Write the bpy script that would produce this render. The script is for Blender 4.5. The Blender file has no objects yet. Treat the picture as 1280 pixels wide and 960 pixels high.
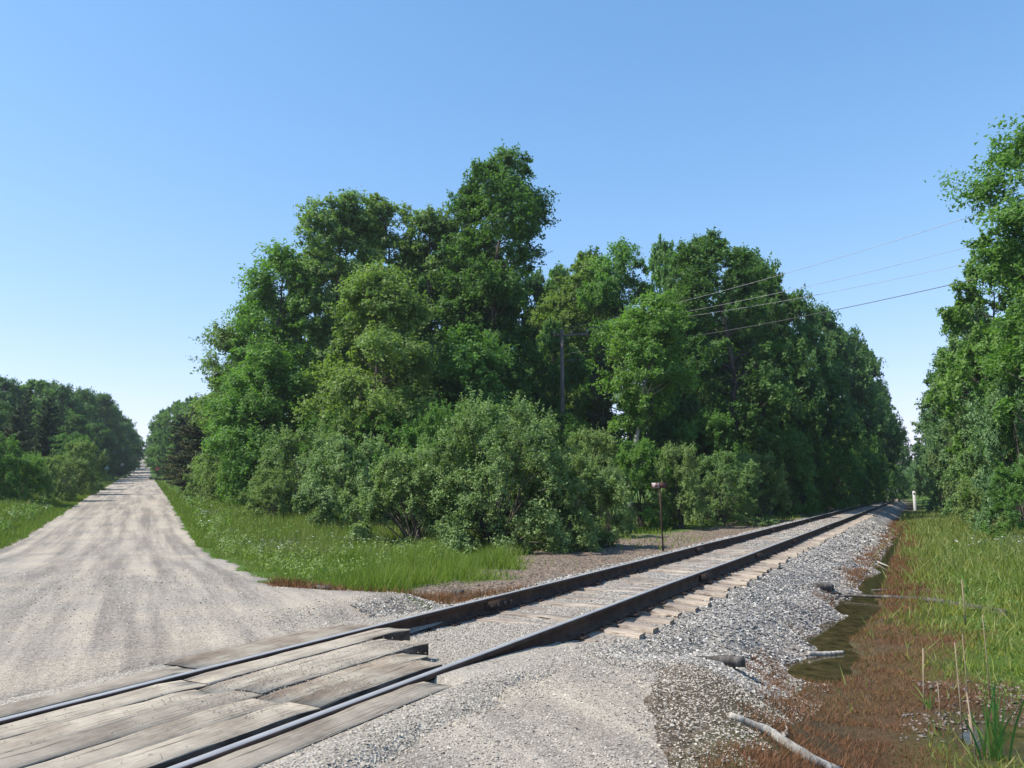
import bpy, math, random
import numpy as np
from math import sin, cos, radians

# ---------------------------------------------------------------- camera, world, sun
scene = bpy.context.scene
C = scene.collection
FPX, HC, PITCH = 949.0, 1.30, radians(7.978)          # focal length in px of a 1280 wide picture
cam_d = bpy.data.cameras.new('camera'); cam = bpy.data.objects.new('camera', cam_d); C.objects.link(cam)
cam.location = (0, 0, HC); cam.rotation_euler = (radians(90) + PITCH, 0, 0)
cam_d.sensor_width = 36; cam_d.lens = FPX / 1280 * 36; cam_d.clip_start = 0.05; cam_d.clip_end = 6000
scene.camera = cam

SUN_EL, SUN_AZ = radians(52), radians(-104)             # azimuth clockwise from +Y
world = bpy.data.worlds.new('World'); scene.world = world; world.use_nodes = True
wn = world.node_tree.nodes; wl = world.node_tree.links
bg = wn['Background']; sky = wn.new('ShaderNodeTexSky'); sky.sky_type = 'NISHITA'; sky.sun_disc = False
sky.sun_elevation = SUN_EL; sky.sun_rotation = SUN_AZ
sky.air_density = 1.1; sky.dust_density = .35; sky.ozone_density = 1.3; sky.altitude = 1200
hs = wn.new('ShaderNodeHueSaturation'); hs.inputs['Saturation'].default_value = 1.2; wl.new(sky.outputs[0], hs.inputs['Color'])
# the whole dome rolls off softly where it is brightest: a tone curve and lift put into the sky colour
den = wn.new('ShaderNodeVectorMath'); den.operation = 'MULTIPLY_ADD'; wl.new(hs.outputs[0], den.inputs[0]); den.inputs[1].default_value = (.10, .135, .095); den.inputs[2].default_value = (.74, .655, .66)
dv = wn.new('ShaderNodeVectorMath'); dv.operation = 'DIVIDE'; wl.new(hs.outputs[0], dv.inputs[0]); wl.new(den.outputs[0], dv.inputs[1]); wl.new(dv.outputs[0], bg.inputs[0]); bg.inputs[1].default_value = 0.15
sun_d = bpy.data.lights.new('sun', 'SUN'); sun = bpy.data.objects.new('sun', sun_d); C.objects.link(sun)
sun_d.energy = 4.3; sun_d.angle = radians(0.53); sun_d.color = (1.0, 0.93, 0.82)
import mathutils
sdir = mathutils.Vector((sin(SUN_AZ) * cos(SUN_EL), cos(SUN_AZ) * cos(SUN_EL), sin(SUN_EL)))
sun.rotation_euler = sdir.to_track_quat('Z', 'Y').to_euler(); sun.location = (-30, 0, 40)
scene.view_settings.view_transform = 'Standard'; scene.view_settings.look = 'None'
scene.view_settings.exposure = 0.78; scene.view_settings.gamma = 1.0
scene.render.resolution_x = 1024; scene.render.resolution_y = 768

# ---------------------------------------------------------------- helpers
A = radians(28.07); SA, CA = sin(A), cos(A); UC = 3.98   # the track runs A east of the view; its centre line is 3.98 m left of the camera

def st2xy(s, t): return s * SA + t * CA, s * CA - t * SA
def bend(s):                                             # the line eases left far away
    s = np.asarray(s, float); return -np.clip(s - 80, 0, None) ** 2 / 4500.0
def su2xy(s, u): return st2xy(s, u - UC + bend(s))
def xy2su(x, y):
    s = x * SA + y * CA; t = x * CA - y * SA
    return s, t + UC - bend(s)
def ray(px, py):
    x = (px - 640) / FPX; v = -(py - 480) / FPX
    return x, cos(PITCH) - sin(PITCH) * v, sin(PITCH) + cos(PITCH) * v
def at(px, py, Y):                                       # the place at depth Y seen at that spot of the photo
    r = ray(px, py); k = Y / r[1]; return r[0] * k, Y, HC + r[2] * k
def gnd(px, py, z):                                      # the place on the level z seen at that spot
    r = ray(px, py); k = (z - HC) / r[2]; return r[0] * k, r[1] * k

def smooth(a, b, x): 
    k = np.clip((np.asarray(x, float) - a) / (b - a), 0, 1); return k * k * (3 - 2 * k)
_rg = np.random.default_rng(7); _lat = _rg.random((256, 256))
def noise(x, y, f=1.0):
    x = np.asarray(x, float) * f + 37.3; y = np.asarray(y, float) * f + 91.7
    xi = np.floor(x).astype(int); yi = np.floor(y).astype(int); fx = x - xi; fy = y - yi
    fx = fx * fx * (3 - 2 * fx); fy = fy * fy * (3 - 2 * fy)
    g = lambda a, b: _lat[a % 256, b % 256]
    return (g(xi, yi) * (1 - fx) + g(xi + 1, yi) * fx) * (1 - fy) + (g(xi, yi + 1) * (1 - fx) + g(xi + 1, yi + 1) * fx) * fy
def fbm(x, y, f=1.0): return 0.55 * noise(x, y, f) + 0.28 * noise(x, y, f * 2.1) + 0.17 * noise(x, y, f * 4.3)

def mesh_np(name, V, F, mats, attrs=None, smooth_=False, mi=None):
    V = np.ascontiguousarray(V, dtype=np.float32); F = np.ascontiguousarray(F, dtype=np.int32)
    me = bpy.data.meshes.new(name); n, k = F.shape
    me.vertices.add(len(V)); me.vertices.foreach_set('co', V.ravel())
    me.loops.add(n * k); me.loops.foreach_set('vertex_index', F.ravel())
    me.polygons.add(n); me.polygons.foreach_set('loop_start', np.arange(0, n * k, k, dtype=np.int32))
    me.polygons.foreach_set('loop_total', np.full(n, k, dtype=np.int32))
    if smooth_: me.polygons.foreach_set('use_smooth', np.ones(n, dtype=bool))
    if mi is not None: me.polygons.foreach_set('material_index', np.asarray(mi, dtype=np.int32))
    me.update(calc_edges=True)
    for m in (mats if isinstance(mats, (list, tuple)) else [mats]):
        if m: me.materials.append(m)
    for a, v in (attrs or {}).items():
        at_ = me.attributes.new(a, 'FLOAT', 'POINT'); at_.data.foreach_set('value', np.asarray(v, dtype=np.float32).ravel())
    return me

def tag(o, label=None, cat=None, group=None, kind=None):
    if label: o['label'] = label
    if cat: o['category'] = cat
    if group: o['group'] = group
    if kind: o['kind'] = kind
    return o
def link(name, me, parent=None, loc=None, rot=None, scale=None):
    o = bpy.data.objects.new(name, me); C.objects.link(o)
    if parent: o.parent = parent
    if loc is not None: o.location = loc
    if rot is not None: o.rotation_euler = rot
    if scale is not None: o.scale = scale
    return o
def empty(name, loc=(0, 0, 0), rz=0, **k):
    o = bpy.data.objects.new(name, None); C.objects.link(o); o.location = loc; o.rotation_euler = (0, 0, rz)
    o.empty_display_size = 0.3
    return tag(o, **k)

class Acc:                                               # collects quads and triangles-as-quads
    def __init__(s): s.v = []; s.f = []; s.t = []; s.n = 0; s.mi = []
    def add(s, V, F, tint=0.5, m=0):
        V = np.asarray(V, float); F = np.asarray(F, int)
        s.v.append(V); s.f.append(F + s.n); s.n += len(V); s.mi.append(np.full(len(F), m))
        s.t.append(np.full(len(V), tint) if np.isscalar(tint) else tint)
    def mesh(s, name, mats, smooth_=False):
        return mesh_np(name, np.vstack(s.v), np.vstack(s.f), mats, {'tint': np.concatenate(s.t)}, smooth_, np.concatenate(s.mi))

def tube(P, R, n=6, cap=True):
    P = np.asarray(P, float); R = np.asarray(R, float) * np.ones(len(P))
    T = np.gradient(P, axis=0); T /= np.linalg.norm(T, axis=1)[:, None] + 1e-9
    ref = np.array([0.0, 0, 1]) if abs(T[0, 2]) < 0.8 else np.array([1.0, 0, 0])
    U = np.cross(T, ref); U /= np.linalg.norm(U, axis=1)[:, None] + 1e-9; W = np.cross(T, U)
    a = np.arange(n) * 2 * np.pi / n
    V = P[:, None] + R[:, None, None] * (U[:, None] * np.cos(a)[None, :, None] + W[:, None] * np.sin(a)[None, :, None])
    V = V.reshape(-1, 3); i = np.arange(len(P) - 1)[:, None] * n; j = np.arange(n)[None]; j2 = (j + 1) % n
    F = np.stack([i + j, i + j2, i + n + j2, i + n + j], -1).reshape(-1, 4)
    if cap:
        c0 = len(V); V = np.vstack([V, P[:1], P[-1:]]); e = (len(P) - 1) * n
        F = np.vstack([F] + [[[c0, (q + 1) % n, q, c0]] for q in range(0)] +
                      [[[c0, (2 * q + 2) % n, (2 * q + 1) % n, 2 * q % n]] for q in range(n // 2)] +
                      [[[c0 + 1, e + 2 * q % n, e + (2 * q + 1) % n, e + (2 * q + 2) % n]] for q in range(n // 2)])
    return V, F
def box(cx, cy, cz, sx, sy, sz, rz=0, jit=0, rng=None):
    V = np.array([[x, y, z] for x in (-.5, .5) for y in (-.5, .5) for z in (-.5, .5)]) * [sx, sy, sz]
    if jit: V += rng.uniform(-jit, jit, V.shape)
    c, s = cos(rz), sin(rz); V = np.stack([V[:, 0] * c - V[:, 1] * s, V[:, 0] * s + V[:, 1] * c, V[:, 2]], 1) + [cx, cy, cz]
    return V, np.array([[0, 1, 3, 2], [4, 6, 7, 5], [0, 4, 5, 1], [2, 3, 7, 6], [0, 2, 6, 4], [1, 5, 7, 3]])

# ---------------------------------------------------------------- materials
def mat(name):
    m = bpy.data.materials.new(name); m.use_nodes = True; nt = m.node_tree
    return m, nt, nt.nodes['Principled BSDF']
def N(nt, t, **k):
    n = nt.nodes.new(t)
    for a, b in k.items(): setattr(n, a, b)
    return n
def ramp(nt, fac, stops, interp='LINEAR'):
    r = N(nt, 'ShaderNodeValToRGB'); r.color_ramp.interpolation = interp; e = r.color_ramp.elements
    while len(e) < len(stops): e.new(0.5)
    for q, (p, c) in enumerate(stops): e[q].position = p; e[q].color = (*c, 1)
    nt.links.new(fac, r.inputs[0]); return r.outputs[0]
def mix(nt, fac, a, b, mode='MIX'):
    m = N(nt, 'ShaderNodeMix', data_type='RGBA', blend_type=mode)
    for s, v in ((m.inputs[0], fac), (m.inputs[6], a), (m.inputs[7], b)):
        if hasattr(v, 'links'): nt.links.new(v, s)
        elif isinstance(v, tuple): s.default_value = (*v, 1)
        else: s.default_value = v
    return m.outputs[2]
def tex(nt, kind, scale, coord='Object', detail=4, rough=.6, stretch=None, **k):
    tc = N(nt, 'ShaderNodeTexCoord'); o = tc.outputs[coord]
    if stretch:
        mp = N(nt, 'ShaderNodeMapping'); nt.links.new(o, mp.inputs[0]); mp.inputs['Scale'].default_value = stretch[:3]
        if len(stretch) > 3: mp.inputs['Rotation'].default_value = (0, 0, stretch[3])
        o = mp.outputs[0]
    t = N(nt, 'ShaderNodeTexNoise' if kind == 'noise' else 'ShaderNodeTexVoronoi', **k)
    t.inputs['Scale'].default_value = scale
    if kind == 'noise': t.inputs['Detail'].default_value = detail; t.inputs['Roughness'].default_value = rough
    nt.links.new(o, t.inputs['Vector']); return t
def attr(nt, name): a = N(nt, 'ShaderNodeAttribute'); a.attribute_name = name; return a.outputs['Fac']
def math_(nt, op, a, b=0.0, c=None):
    m = N(nt, 'ShaderNodeMath', operation=op)
    for s, v in zip(m.inputs, (a, b, c)):
        if v is None: continue
        if hasattr(v, 'links'): nt.links.new(v, s)
        else: s.default_value = v
    return m.outputs[0]
def bump(nt, b, h, strength, dist):
    n = N(nt, 'ShaderNodeBump'); n.inputs['Strength'].default_value = strength; n.inputs['Distance'].default_value = dist
    nt.links.new(h, n.inputs['Height']); nt.links.new(n.outputs[0], b.inputs['Normal'])

def leaf_mat(name, dark, mid, light, trans=.42, rough=.55, hue=.06):
    m, nt, b = mat(name)
    col = ramp(nt, attr(nt, 'tint'), [(0, dark), (.5, mid), (1, light)])
    oi = N(nt, 'ShaderNodeObjectInfo')
    col = mix(nt, math_(nt, 'MULTIPLY', oi.outputs['Random'], .45), col, tuple(c * f for c, f in zip(mid, (1.5, 1.22, .75))))
    nt.links.new(col, b.inputs['Base Color']); b.inputs['Roughness'].default_value = rough
    b.inputs['Specular IOR Level'].default_value = .22
    tr = N(nt, 'ShaderNodeBsdfTranslucent'); nt.links.new(mix(nt, 1.0, col, (1.25, 1.5, .55), 'MULTIPLY'), tr.inputs[0])
    ms = N(nt, 'ShaderNodeMixShader'); ms.inputs[0].default_value = trans
    nt.links.new(b.outputs[0], ms.inputs[1]); nt.links.new(tr.outputs[0], ms.inputs[2])
    nt.links.new(ms.outputs[0], nt.nodes['Material Output'].inputs[0]); return m
M = {}
M['oak'] = leaf_mat('oak_leaf', (0.039, .092, 0.031), (0.073, .152, 0.047), (0.121, .225, 0.073))
M['aspen'] = leaf_mat('aspen_leaf', (0.086, .142, 0.055), (0.144, .230, 0.083), (0.219, .310, 0.130))
M['maple'] = leaf_mat('maple_leaf', (0.060, .135, 0.036), (0.110, .218, 0.057), (0.181, .315, 0.091))
M['olive'] = leaf_mat('grey_green_leaf', (.088, .146, .054), (.160, .242, .090), (.260, .350, .155), .3, .6)
M['willow'] = leaf_mat('willow_leaf', (0.084, .155, 0.068), (0.144, .245, 0.107), (0.223, .335, 0.176), .34, .6)
M['pine'] = leaf_mat('pine_needle', (.028, .056, .032), (.054, .086, .046), (.095, .120, .062), .12, .7)
M['brownpine'] = leaf_mat('dry_pine_needle', (.046, .060, .036), (.080, .098, .054), (.120, .135, .080), .12, .7)
M['grass'] = leaf_mat('grass_blade', (.060, .115, .016), (.120, .195, .030), (.255, .290, .080), .33, .6)
M['drygrass'] = leaf_mat('meadow_grass', (.075, .125, .028), (.140, .190, .055), (.300, .300, .130), .3, .6)
M['moss'] = leaf_mat('yellow_green_weed', (.085, .105, .020), (.165, .190, .035), (.280, .270, .075), .33, .6)
M['redweed'] = leaf_mat('red_weed', (.085, .042, .028), (.165, .090, .058), (.170, .165, .060), .25, .6)
M['cattail'] = leaf_mat('cattail_leaf', (.050, .130, .040), (.090, .210, .060), (.200, .280, .070), .3, .4)

def bark(name, c1, c2, c3, sc=6):
    m, nt, b = mat(name)
    t = tex(nt, 'noise', sc, stretch=(1, 1, .25)); 
    nt.links.new(ramp(nt, t.outputs[0], [(.3, c1), (.55, c2), (.75, c3)]), b.inputs['Base Color']); b.inputs['Roughness'].default_value = .9
    bump(nt, b, t.outputs[0], .6, .03); return m
M['bark'] = bark('bark', (.04, .032, .025), (.10, .085, .068), (.19, .17, .14))
M['birch'] = bark('pale_bark', (.13, .12, .10), (.34, .32, .28), (.52, .50, .45), 3)
M['polewood'] = bark('pole_wood', (.07, .06, .055), (.15, .13, .115), (.24, .215, .19), 4)
M['drift'] = bark('driftwood', (.14, .115, .09), (.36, .33, .28), (.56, .53, .47), 22)
M['darkwood'] = bark('dark_old_wood', (.03, .025, .02), (.08, .07, .06), (.20, .18, .16), 9)
M['stalk'] = bark('dead_stalk', (.16, .12, .08), (.28, .22, .15), (.42, .36, .27), 9)

def simple(name, col, rough=.6, metal=0, spec=.5, var=.25, sc=20):
    m, nt, b = mat(name); t = tex(nt, 'noise', sc)
    nt.links.new(ramp(nt, t.outputs[0], [(.3, tuple(c * (1 - var) for c in col)), (.7, tuple(min(1, c * (1 + var)) for c in col))]), b.inputs['Base Color'])
    b.inputs['Roughness'].default_value = rough; b.inputs['Metallic'].default_value = metal; b.inputs['Specular IOR Level'].default_value = spec
    return m
M['rust'] = simple('rusty_rail_side', (.052, .033, .024), .85, 0, .25, .5, 6)
M['steel'] = simple('worn_rail_head', (.27, .275, .285), .6, .15, .5, .12, 4)
M['bolt'] = simple('rusty_bolt', (.16, .10, .07), .7)
M['wire'] = simple('aluminium_wire', (.22, .22, .23), .45, .6)
M['dwire'] = simple('black_cable', (.05, .05, .055), .6)
M['white'] = simple('weathered_white_paint', (.62, .62, .60), .6, 0, .4, .12, 3)
M['postpaint'] = simple('white_post_paint', (.44, .45, .45), .6, 0, .4, .1, 5)
M['black'] = simple('black_paint', (.02, .02, .02), .6)
M['signback'] = simple('dull_sign_metal', (.36, .42, .47), .5, .2, .5, .1)
M['signred'] = simple('faded_red_sign', (.26, .05, .035), .6)
M['petal'] = simple('white_petal', (.78, .79, .76), .8, 0, .2, .05)
M['glass'] = simple('insulator', (.30, .28, .26), .3)

def stone_mat(name, stops):
    m, nt, b = mat(name); t = tex(nt, 'noise', 60)
    c = ramp(nt, attr(nt, 'tint'), stops)
    nt.links.new(mix(nt, .25, c, ramp(nt, t.outputs[0], [(.3, (.10, .09, .078)), (.7, (.42, .385, .33))])), b.inputs['Base Color'])
    b.inputs['Roughness'].default_value = .85; return m
M['ballast'] = stone_mat('ballast_stone', [(0, (.035, .035, .037)), (.28, (.12, .115, .11)), (.6, (.25, .238, .22)), (.85, (.40, .375, .34)), (1, (.62, .60, .56))])
M['pebble'] = stone_mat('road_pebble', [(0, (.07, .060, .052)), (.15, (.25, .22, .185)), (.65, (.36, .325, .27)), (1, (.50, .465, .40))])
M['chip'] = stone_mat('dirt_chip', [(0, (.04, .032, .026)), (.4, (.11, .085, .065)), (.85, (.21, .17, .135)), (1, (.34, .30, .26))])

def road_mat():                                          # gravel: wheel ruts run with the road, fines are paler than the loose stones
    m, nt, b = mat('road_gravel')
    v = tex(nt, 'voronoi', 62); v2 = tex(nt, 'voronoi', 130)
    big = tex(nt, 'noise', .55, detail=5)
    rut = tex(nt, 'noise', 1.0, detail=4, rough=.65)
    uv = N(nt, 'ShaderNodeCombineXYZ')                     # across / along the road
    nt.links.new(attr(nt, 'across'), uv.inputs[0]); nt.links.new(attr(nt, 'along'), uv.inputs[1])
    nt.links.new(uv.outputs[0], rut.inputs['Vector']); rut.inputs['Scale'].default_value = 1.7
    fine = tex(nt, 'noise', 160, detail=2)
    stone = ramp(nt, v.outputs['Color'], [(0, (.10, .093, .088)), (.3, (.24, .224, .20)), (.7, (.34, .316, .28)), (1, (.54, .51, .455))])
    fines = ramp(nt, fine.outputs[0], [(.3, (.29, .26, .217)), (.7, (.44, .40, .34))])
    k = math_(nt, 'MULTIPLY_ADD', rut.outputs[0], 3.6, -1.3); k = math_(nt, 'ADD', k, math_(nt, 'MULTIPLY_ADD', big.outputs[0], 1.6, -.8))
    k = math_(nt, 'MINIMUM', math_(nt, 'MAXIMUM', k, .08), .95)
    col = mix(nt, k, stone, fines)
    b1 = ramp(nt, big.outputs['Color'], [(.35, (.80, .81, .84)), (.65, (1.06, 1.03, .98))])
    col = mix(nt, 1.0, col, b1, 'MULTIPLY')
    col = mix(nt, 1.0, col, ramp(nt, rut.outputs[0], [(.38, (.74, .72, .71)), (.58, (1.12, 1.11, 1.09))]), 'MULTIPLY')
    g1 = tex(nt, 'noise', 30, detail=6, rough=.8); col = mix(nt, 1.0, col, ramp(nt, g1.outputs[0], [(.36, (.62, .61, .61)), (.5, (.96, .955, .95)), (.66, (1.2, 1.19, 1.17))]), 'MULTIPLY')
    nt.links.new(col, b.inputs['Base Color']); b.inputs['Roughness'].default_value = .95; b.inputs['Specular IOR Level'].default_value = .15
    h = math_(nt, 'ADD', v.outputs['Distance'], math_(nt, 'MULTIPLY', v2.outputs['Distance'], .5))
    bump(nt, b, h, .55, .012); return m
M['road'] = road_mat()
def bed_mat():
    m, nt, b = mat('ballast')
    v = tex(nt, 'voronoi', 21); v2 = tex(nt, 'voronoi', 55); n = tex(nt, 'noise', .8)
    c = ramp(nt, v.outputs['Color'], [(0, (.045, .043, .042)), (.3, (.13, .125, .12)), (.65, (.25, .24, .225)), (1, (.46, .44, .41))])
    cf = ramp(nt, v2.outputs['Color'], [(0, (.10, .09, .08)), (.3, (.25, .226, .19)), (.7, (.36, .325, .272)), (1, (.54, .50, .43))])
    fn = tex(nt, 'noise', 1.6, detail=5); cf = mix(nt, math_(nt, 'MINIMUM', math_(nt, 'MAXIMUM', math_(nt, 'MULTIPLY_ADD', fn.outputs[0], 4, -1.6), 0), .9), cf, (.37, .335, .282))
    g1 = tex(nt, 'noise', 30, detail=6, rough=.8); cf = mix(nt, 1.0, cf, ramp(nt, g1.outputs[0], [(.36, (.62, .61, .61)), (.5, (.96, .955, .95)), (.66, (1.2, 1.19, 1.17))]), 'MULTIPLY')
    k = math_(nt, 'MULTIPLY', attr(nt, 'fines'), math_(nt, 'MULTIPLY_ADD', n.outputs[0], .8, .55))
    col = mix(nt, math_(nt, 'MINIMUM', k, .95), c, cf)
    col = mix(nt, math_(nt, 'MULTIPLY', attr(nt, 'rustdust'), .55), col, (.22, .15, .115))
    nt.links.new(col, b.inputs['Base Color']); b.inputs['Roughness'].default_value = .95; b.inputs['Specular IOR Level'].default_value = .15
    fi = math_(nt, 'MINIMUM', attr(nt, 'fines'), 1.0)
    inv = math_(nt, 'ADD', math_(nt, 'MULTIPLY', math_(nt, 'SUBTRACT', 1.0, v.outputs['Distance']), math_(nt, 'SUBTRACT', 1.0, fi)), math_(nt, 'MULTIPLY', math_(nt, 'MULTIPLY', v2.outputs['Distance'], fi), .35)); bump(nt, b, inv, .8, .035); return m
M['bed'] = bed_mat()
def ground_mat():
    m, nt, b = mat('ground_soil')
    n1 = tex(nt, 'noise', 16, detail=9, rough=.75); n2 = tex(nt, 'noise', 1.1); v = tex(nt, 'voronoi', 26)
    green = ramp(nt, n1.outputs[0], [(.3, (.045, .085, .014)), (.6, (.085, .150, .026)), (.8, (.16, .19, .055))])
    red = ramp(nt, n1.outputs[0], [(.3, (.060, .024, .013)), (.55, (.125, .055, .030)), (.8, (.150, .120, .050))])
    dirt = ramp(nt, v.outputs['Color'], [(0, (.05, .036, .028)), (.5, (.165, .122, .09)), (1, (.34, .285, .23))])
    mud = ramp(nt, n1.outputs[0], [(.3, (.045, .036, .020)), (.7, (.115, .095, .050))])
    col = mix(nt, attr(nt, 'dirt'), green, dirt); col = mix(nt, attr(nt, 'red'), col, red); col = mix(nt, attr(nt, 'mud'), col, mud)
    nt.links.new(col, b.inputs['Base Color']); b.inputs['Roughness'].default_value = .95; b.inputs['Specular IOR Level'].default_value = .15
    bump(nt, b, n1.outputs[0], .9, .05); return m
M['ground'] = ground_mat()
def water_mat():
    m, nt, b = mat('ditch_water')
    n1 = tex(nt, 'noise', 5, detail=5)
    nt.links.new(ramp(nt, n1.outputs[0], [(.35, (.020, .017, .007)), (.6, (.060, .046, .020)), (.75, (.10, .08, .04))]), b.inputs['Base Color'])
    b.inputs['Roughness'].default_value = .04; b.inputs['IOR'].default_value = 1.33; b.inputs['Specular IOR Level'].default_value = .5
    n2 = tex(nt, 'noise', 14); bump(nt, b, n2.outputs[0], .12, .01); return m
M['water'] = water_mat()
def wood_mat(name, c0, c1, c2, dirt=(.44, .41, .37), dk=.5):
    m, nt, b = mat(name)
    g = tex(nt, 'noise', 3.0, stretch=(1.0, 22, 8), detail=6, rough=.7); n = tex(nt, 'noise', 2.2, detail=5); cr = tex(nt, 'noise', 2.0, stretch=(.6, 30, 6), detail=3)
    g2 = tex(nt, 'noise', 13.0, stretch=(.5, 14, 8), detail=5, rough=.75)
    col = ramp(nt, math_(nt, 'MULTIPLY_ADD', g2.outputs[0], .6, math_(nt, 'MULTIPLY', g.outputs[0], .42)), [(.36, c0), (.5, c1), (.64, c2)])
    col = mix(nt, math_(nt, 'MINIMUM', math_(nt, 'MAXIMUM', math_(nt, 'MULTIPLY_ADD', n.outputs[0], 5.0, -2.7 + dk), 0), .9), col, dirt)
    oi = N(nt, 'ShaderNodeObjectInfo')
    col = mix(nt, 1.0, col, ramp(nt, oi.outputs['Random'], [(0, (.74, .72, .70)), (1, (1.12, 1.08, 1.02))]), 'MULTIPLY')
    col = mix(nt, 1.0, col, ramp(nt, cr.outputs[0], [(.37, (.28, .24, .21)), (.405, (1, 1, 1))]), 'MULTIPLY')
    fl = tex(nt, 'noise', 1.3, detail=6, rough=.7); col = mix(nt, 1.0, col, ramp(nt, fl.outputs[0], [(.36, (.66, .63, .61)), (.52, (1, .99, .98)), (.68, (1.18, 1.17, 1.15))]), 'MULTIPLY')
    nt.links.new(col, b.inputs['Base Color']); b.inputs['Roughness'].default_value = .9; b.inputs['Specular IOR Level'].default_value = .2
    bump(nt, b, math_(nt, 'ADD', g.outputs[0], cr.outputs[0]), .8, .012); return m
M['plank'] = wood_mat('weathered_plank', (.20, .175, .145), (.315, .285, .24), (.42, .39, .34), (.40, .37, .315), .7)
M['browntimber'] = wood_mat('brown_crossing_timber', (.16, .125, .095), (.26, .215, .17), (.36, .315, .26), (.40, .37, .31), .65)
M['creosote_shade'] = wood_mat('creosoted_shaded_side', (.025, .02, .017), (.06, .047, .038), (.12, .10, .082), (.20, .17, .14), .2)  # creosote tone with the flangeway shade painted into plank sides and ends
M['tie'] = wood_mat('railway_tie_wood', (.13, .105, .09), (.27, .235, .205), (.42, .385, .345), (.36, .335, .295), .3)

# ---------------------------------------------------------------- the lie of the land
_Y = [-80, 0, 4, 9.5, 12, 16, 22, 28, 36, 60, 100, 136, 160, 216, 300, 417, 600, 1200, 4000]
_Z = [-.3, -.2, -.08, -.06, -.14, -.32, -.5, -.42, -.1, .86, 2.1, 3.4, 3.2, 6.2, 12.0, 20.5, 30, 32, 32]
_ys = np.linspace(-80, 1000, 8641); _zs = np.interp(_ys, _Y, _Z); _k = np.hanning(33); _zs = np.convolve(np.pad(_zs, 16, 'edge'), _k / _k.sum(), 'valid')
def roadz(Y): return np.interp(Y, _ys, _zs)
_RX = [(-60, 1.5), (3, 1.05), (4.4, 1.0), (6, 1.2), (8, 1.35), (8.8, 1.3), (9.6, .3), (10.5, -1.1), (10.8, -1.9), (11.2, -2.8), (11.9, -3.5), (14, -4.6), (17.2, -6.1), (22.3, -8.85), (30, -12.55), (700, -335.5)]
_LX = [(-60, -70), (0, -40), (8, -26), (14, -16.5), (18, -13.8), (22.3, -14.95), (30, -18.66), (700, -341.6)]
def xright(Y): return np.interp(Y, [p[0] for p in _RX], [p[1] for p in _RX])
def xleft(Y): return np.interp(Y, [p[0] for p in _LX], [p[1] for p in _LX])
def wob(x, y): return (noise(x, y, 1.3) - .5) * .5 + (noise(x, y, 5) - .5) * .22
def P_base(u, s):
    U_ = [-40, -6, -3, -2.2, -1.6, -1.3, 1.3, 1.45, 2.3, 3.0, 4.0, 6.0, 9.0, 14, 40]
    Z_ = [-.45, -.45, -.42, -.36, -.25, -.2, -.28, -.33, -.70, -.74, -.70, -.62, -.42, -.05, .3]
    z = np.interp(u, U_, Z_)
    uc = np.interp(s, [6, 9, 12, 15, 20, 30, 60], [2.9, 2.75, 2.62, 2.72, 2.85, 2.9, 3.0])
    w = np.interp(s, [8.6, 9.8, 11.5, 14, 17, 22, 30, 45, 60], [.05, .30, .37, .36, .25, .17, .15, .1, .02]) * (.8 + .5 * noise(s * 1.0, u * .5, 1.7))
    z = z - .24 * np.exp(-((u - uc) / w) ** 2) * smooth(62, 50, s) * smooth(8.8, 9.8, s)
    # marsh at the near right
    z = z - .20 * np.exp(-(((s - 7.9) / .7) ** 2 + ((u - 4.5) / .35) ** 2)) - .13 * np.exp(-(((s - 8.6) / 1.3) ** 2 + ((u - 5.6) / .9) ** 2))
    return z
def Zs(x, y):
    x = np.asarray(x, float); y = np.asarray(y, float); s, u = xy2su(x, y)
    z = P_base(u, s)
    z = z + ((noise(x, y, .9) - .5) * .07 + (noise(x, y, 3.1) - .5) * .07 + (noise(x, y, 8) - .5) * .025) * smooth(1.7, 2.6, np.abs(u)) + (noise(x, y, .13) - .5) * .3 * smooth(9, 16, np.abs(u))
    xr = xright(y); xt = (SA * y - UC) / CA
    f = np.clip((x - xr) / np.maximum(xt - xr - 4, 1), 0, 1)
    z = z + (1 - f) * (roadz(y) + .45) * smooth(16, 24, y)
    wr = (1 - smooth(0, 1.7, x - xr)) * (1 - smooth(0, 2.0, xleft(y) - x)) 
    wr = wr * (1 - smooth(5.5, 8.5, s) * smooth(2.4, 1.5, np.abs(u)))
    return z * (1 - wr) + roadz(y) * wr
def inroad(x, y): return (x < xright(y) + wob(x, y) * .6) & (x > xleft(y) + wob(x, y))

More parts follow.
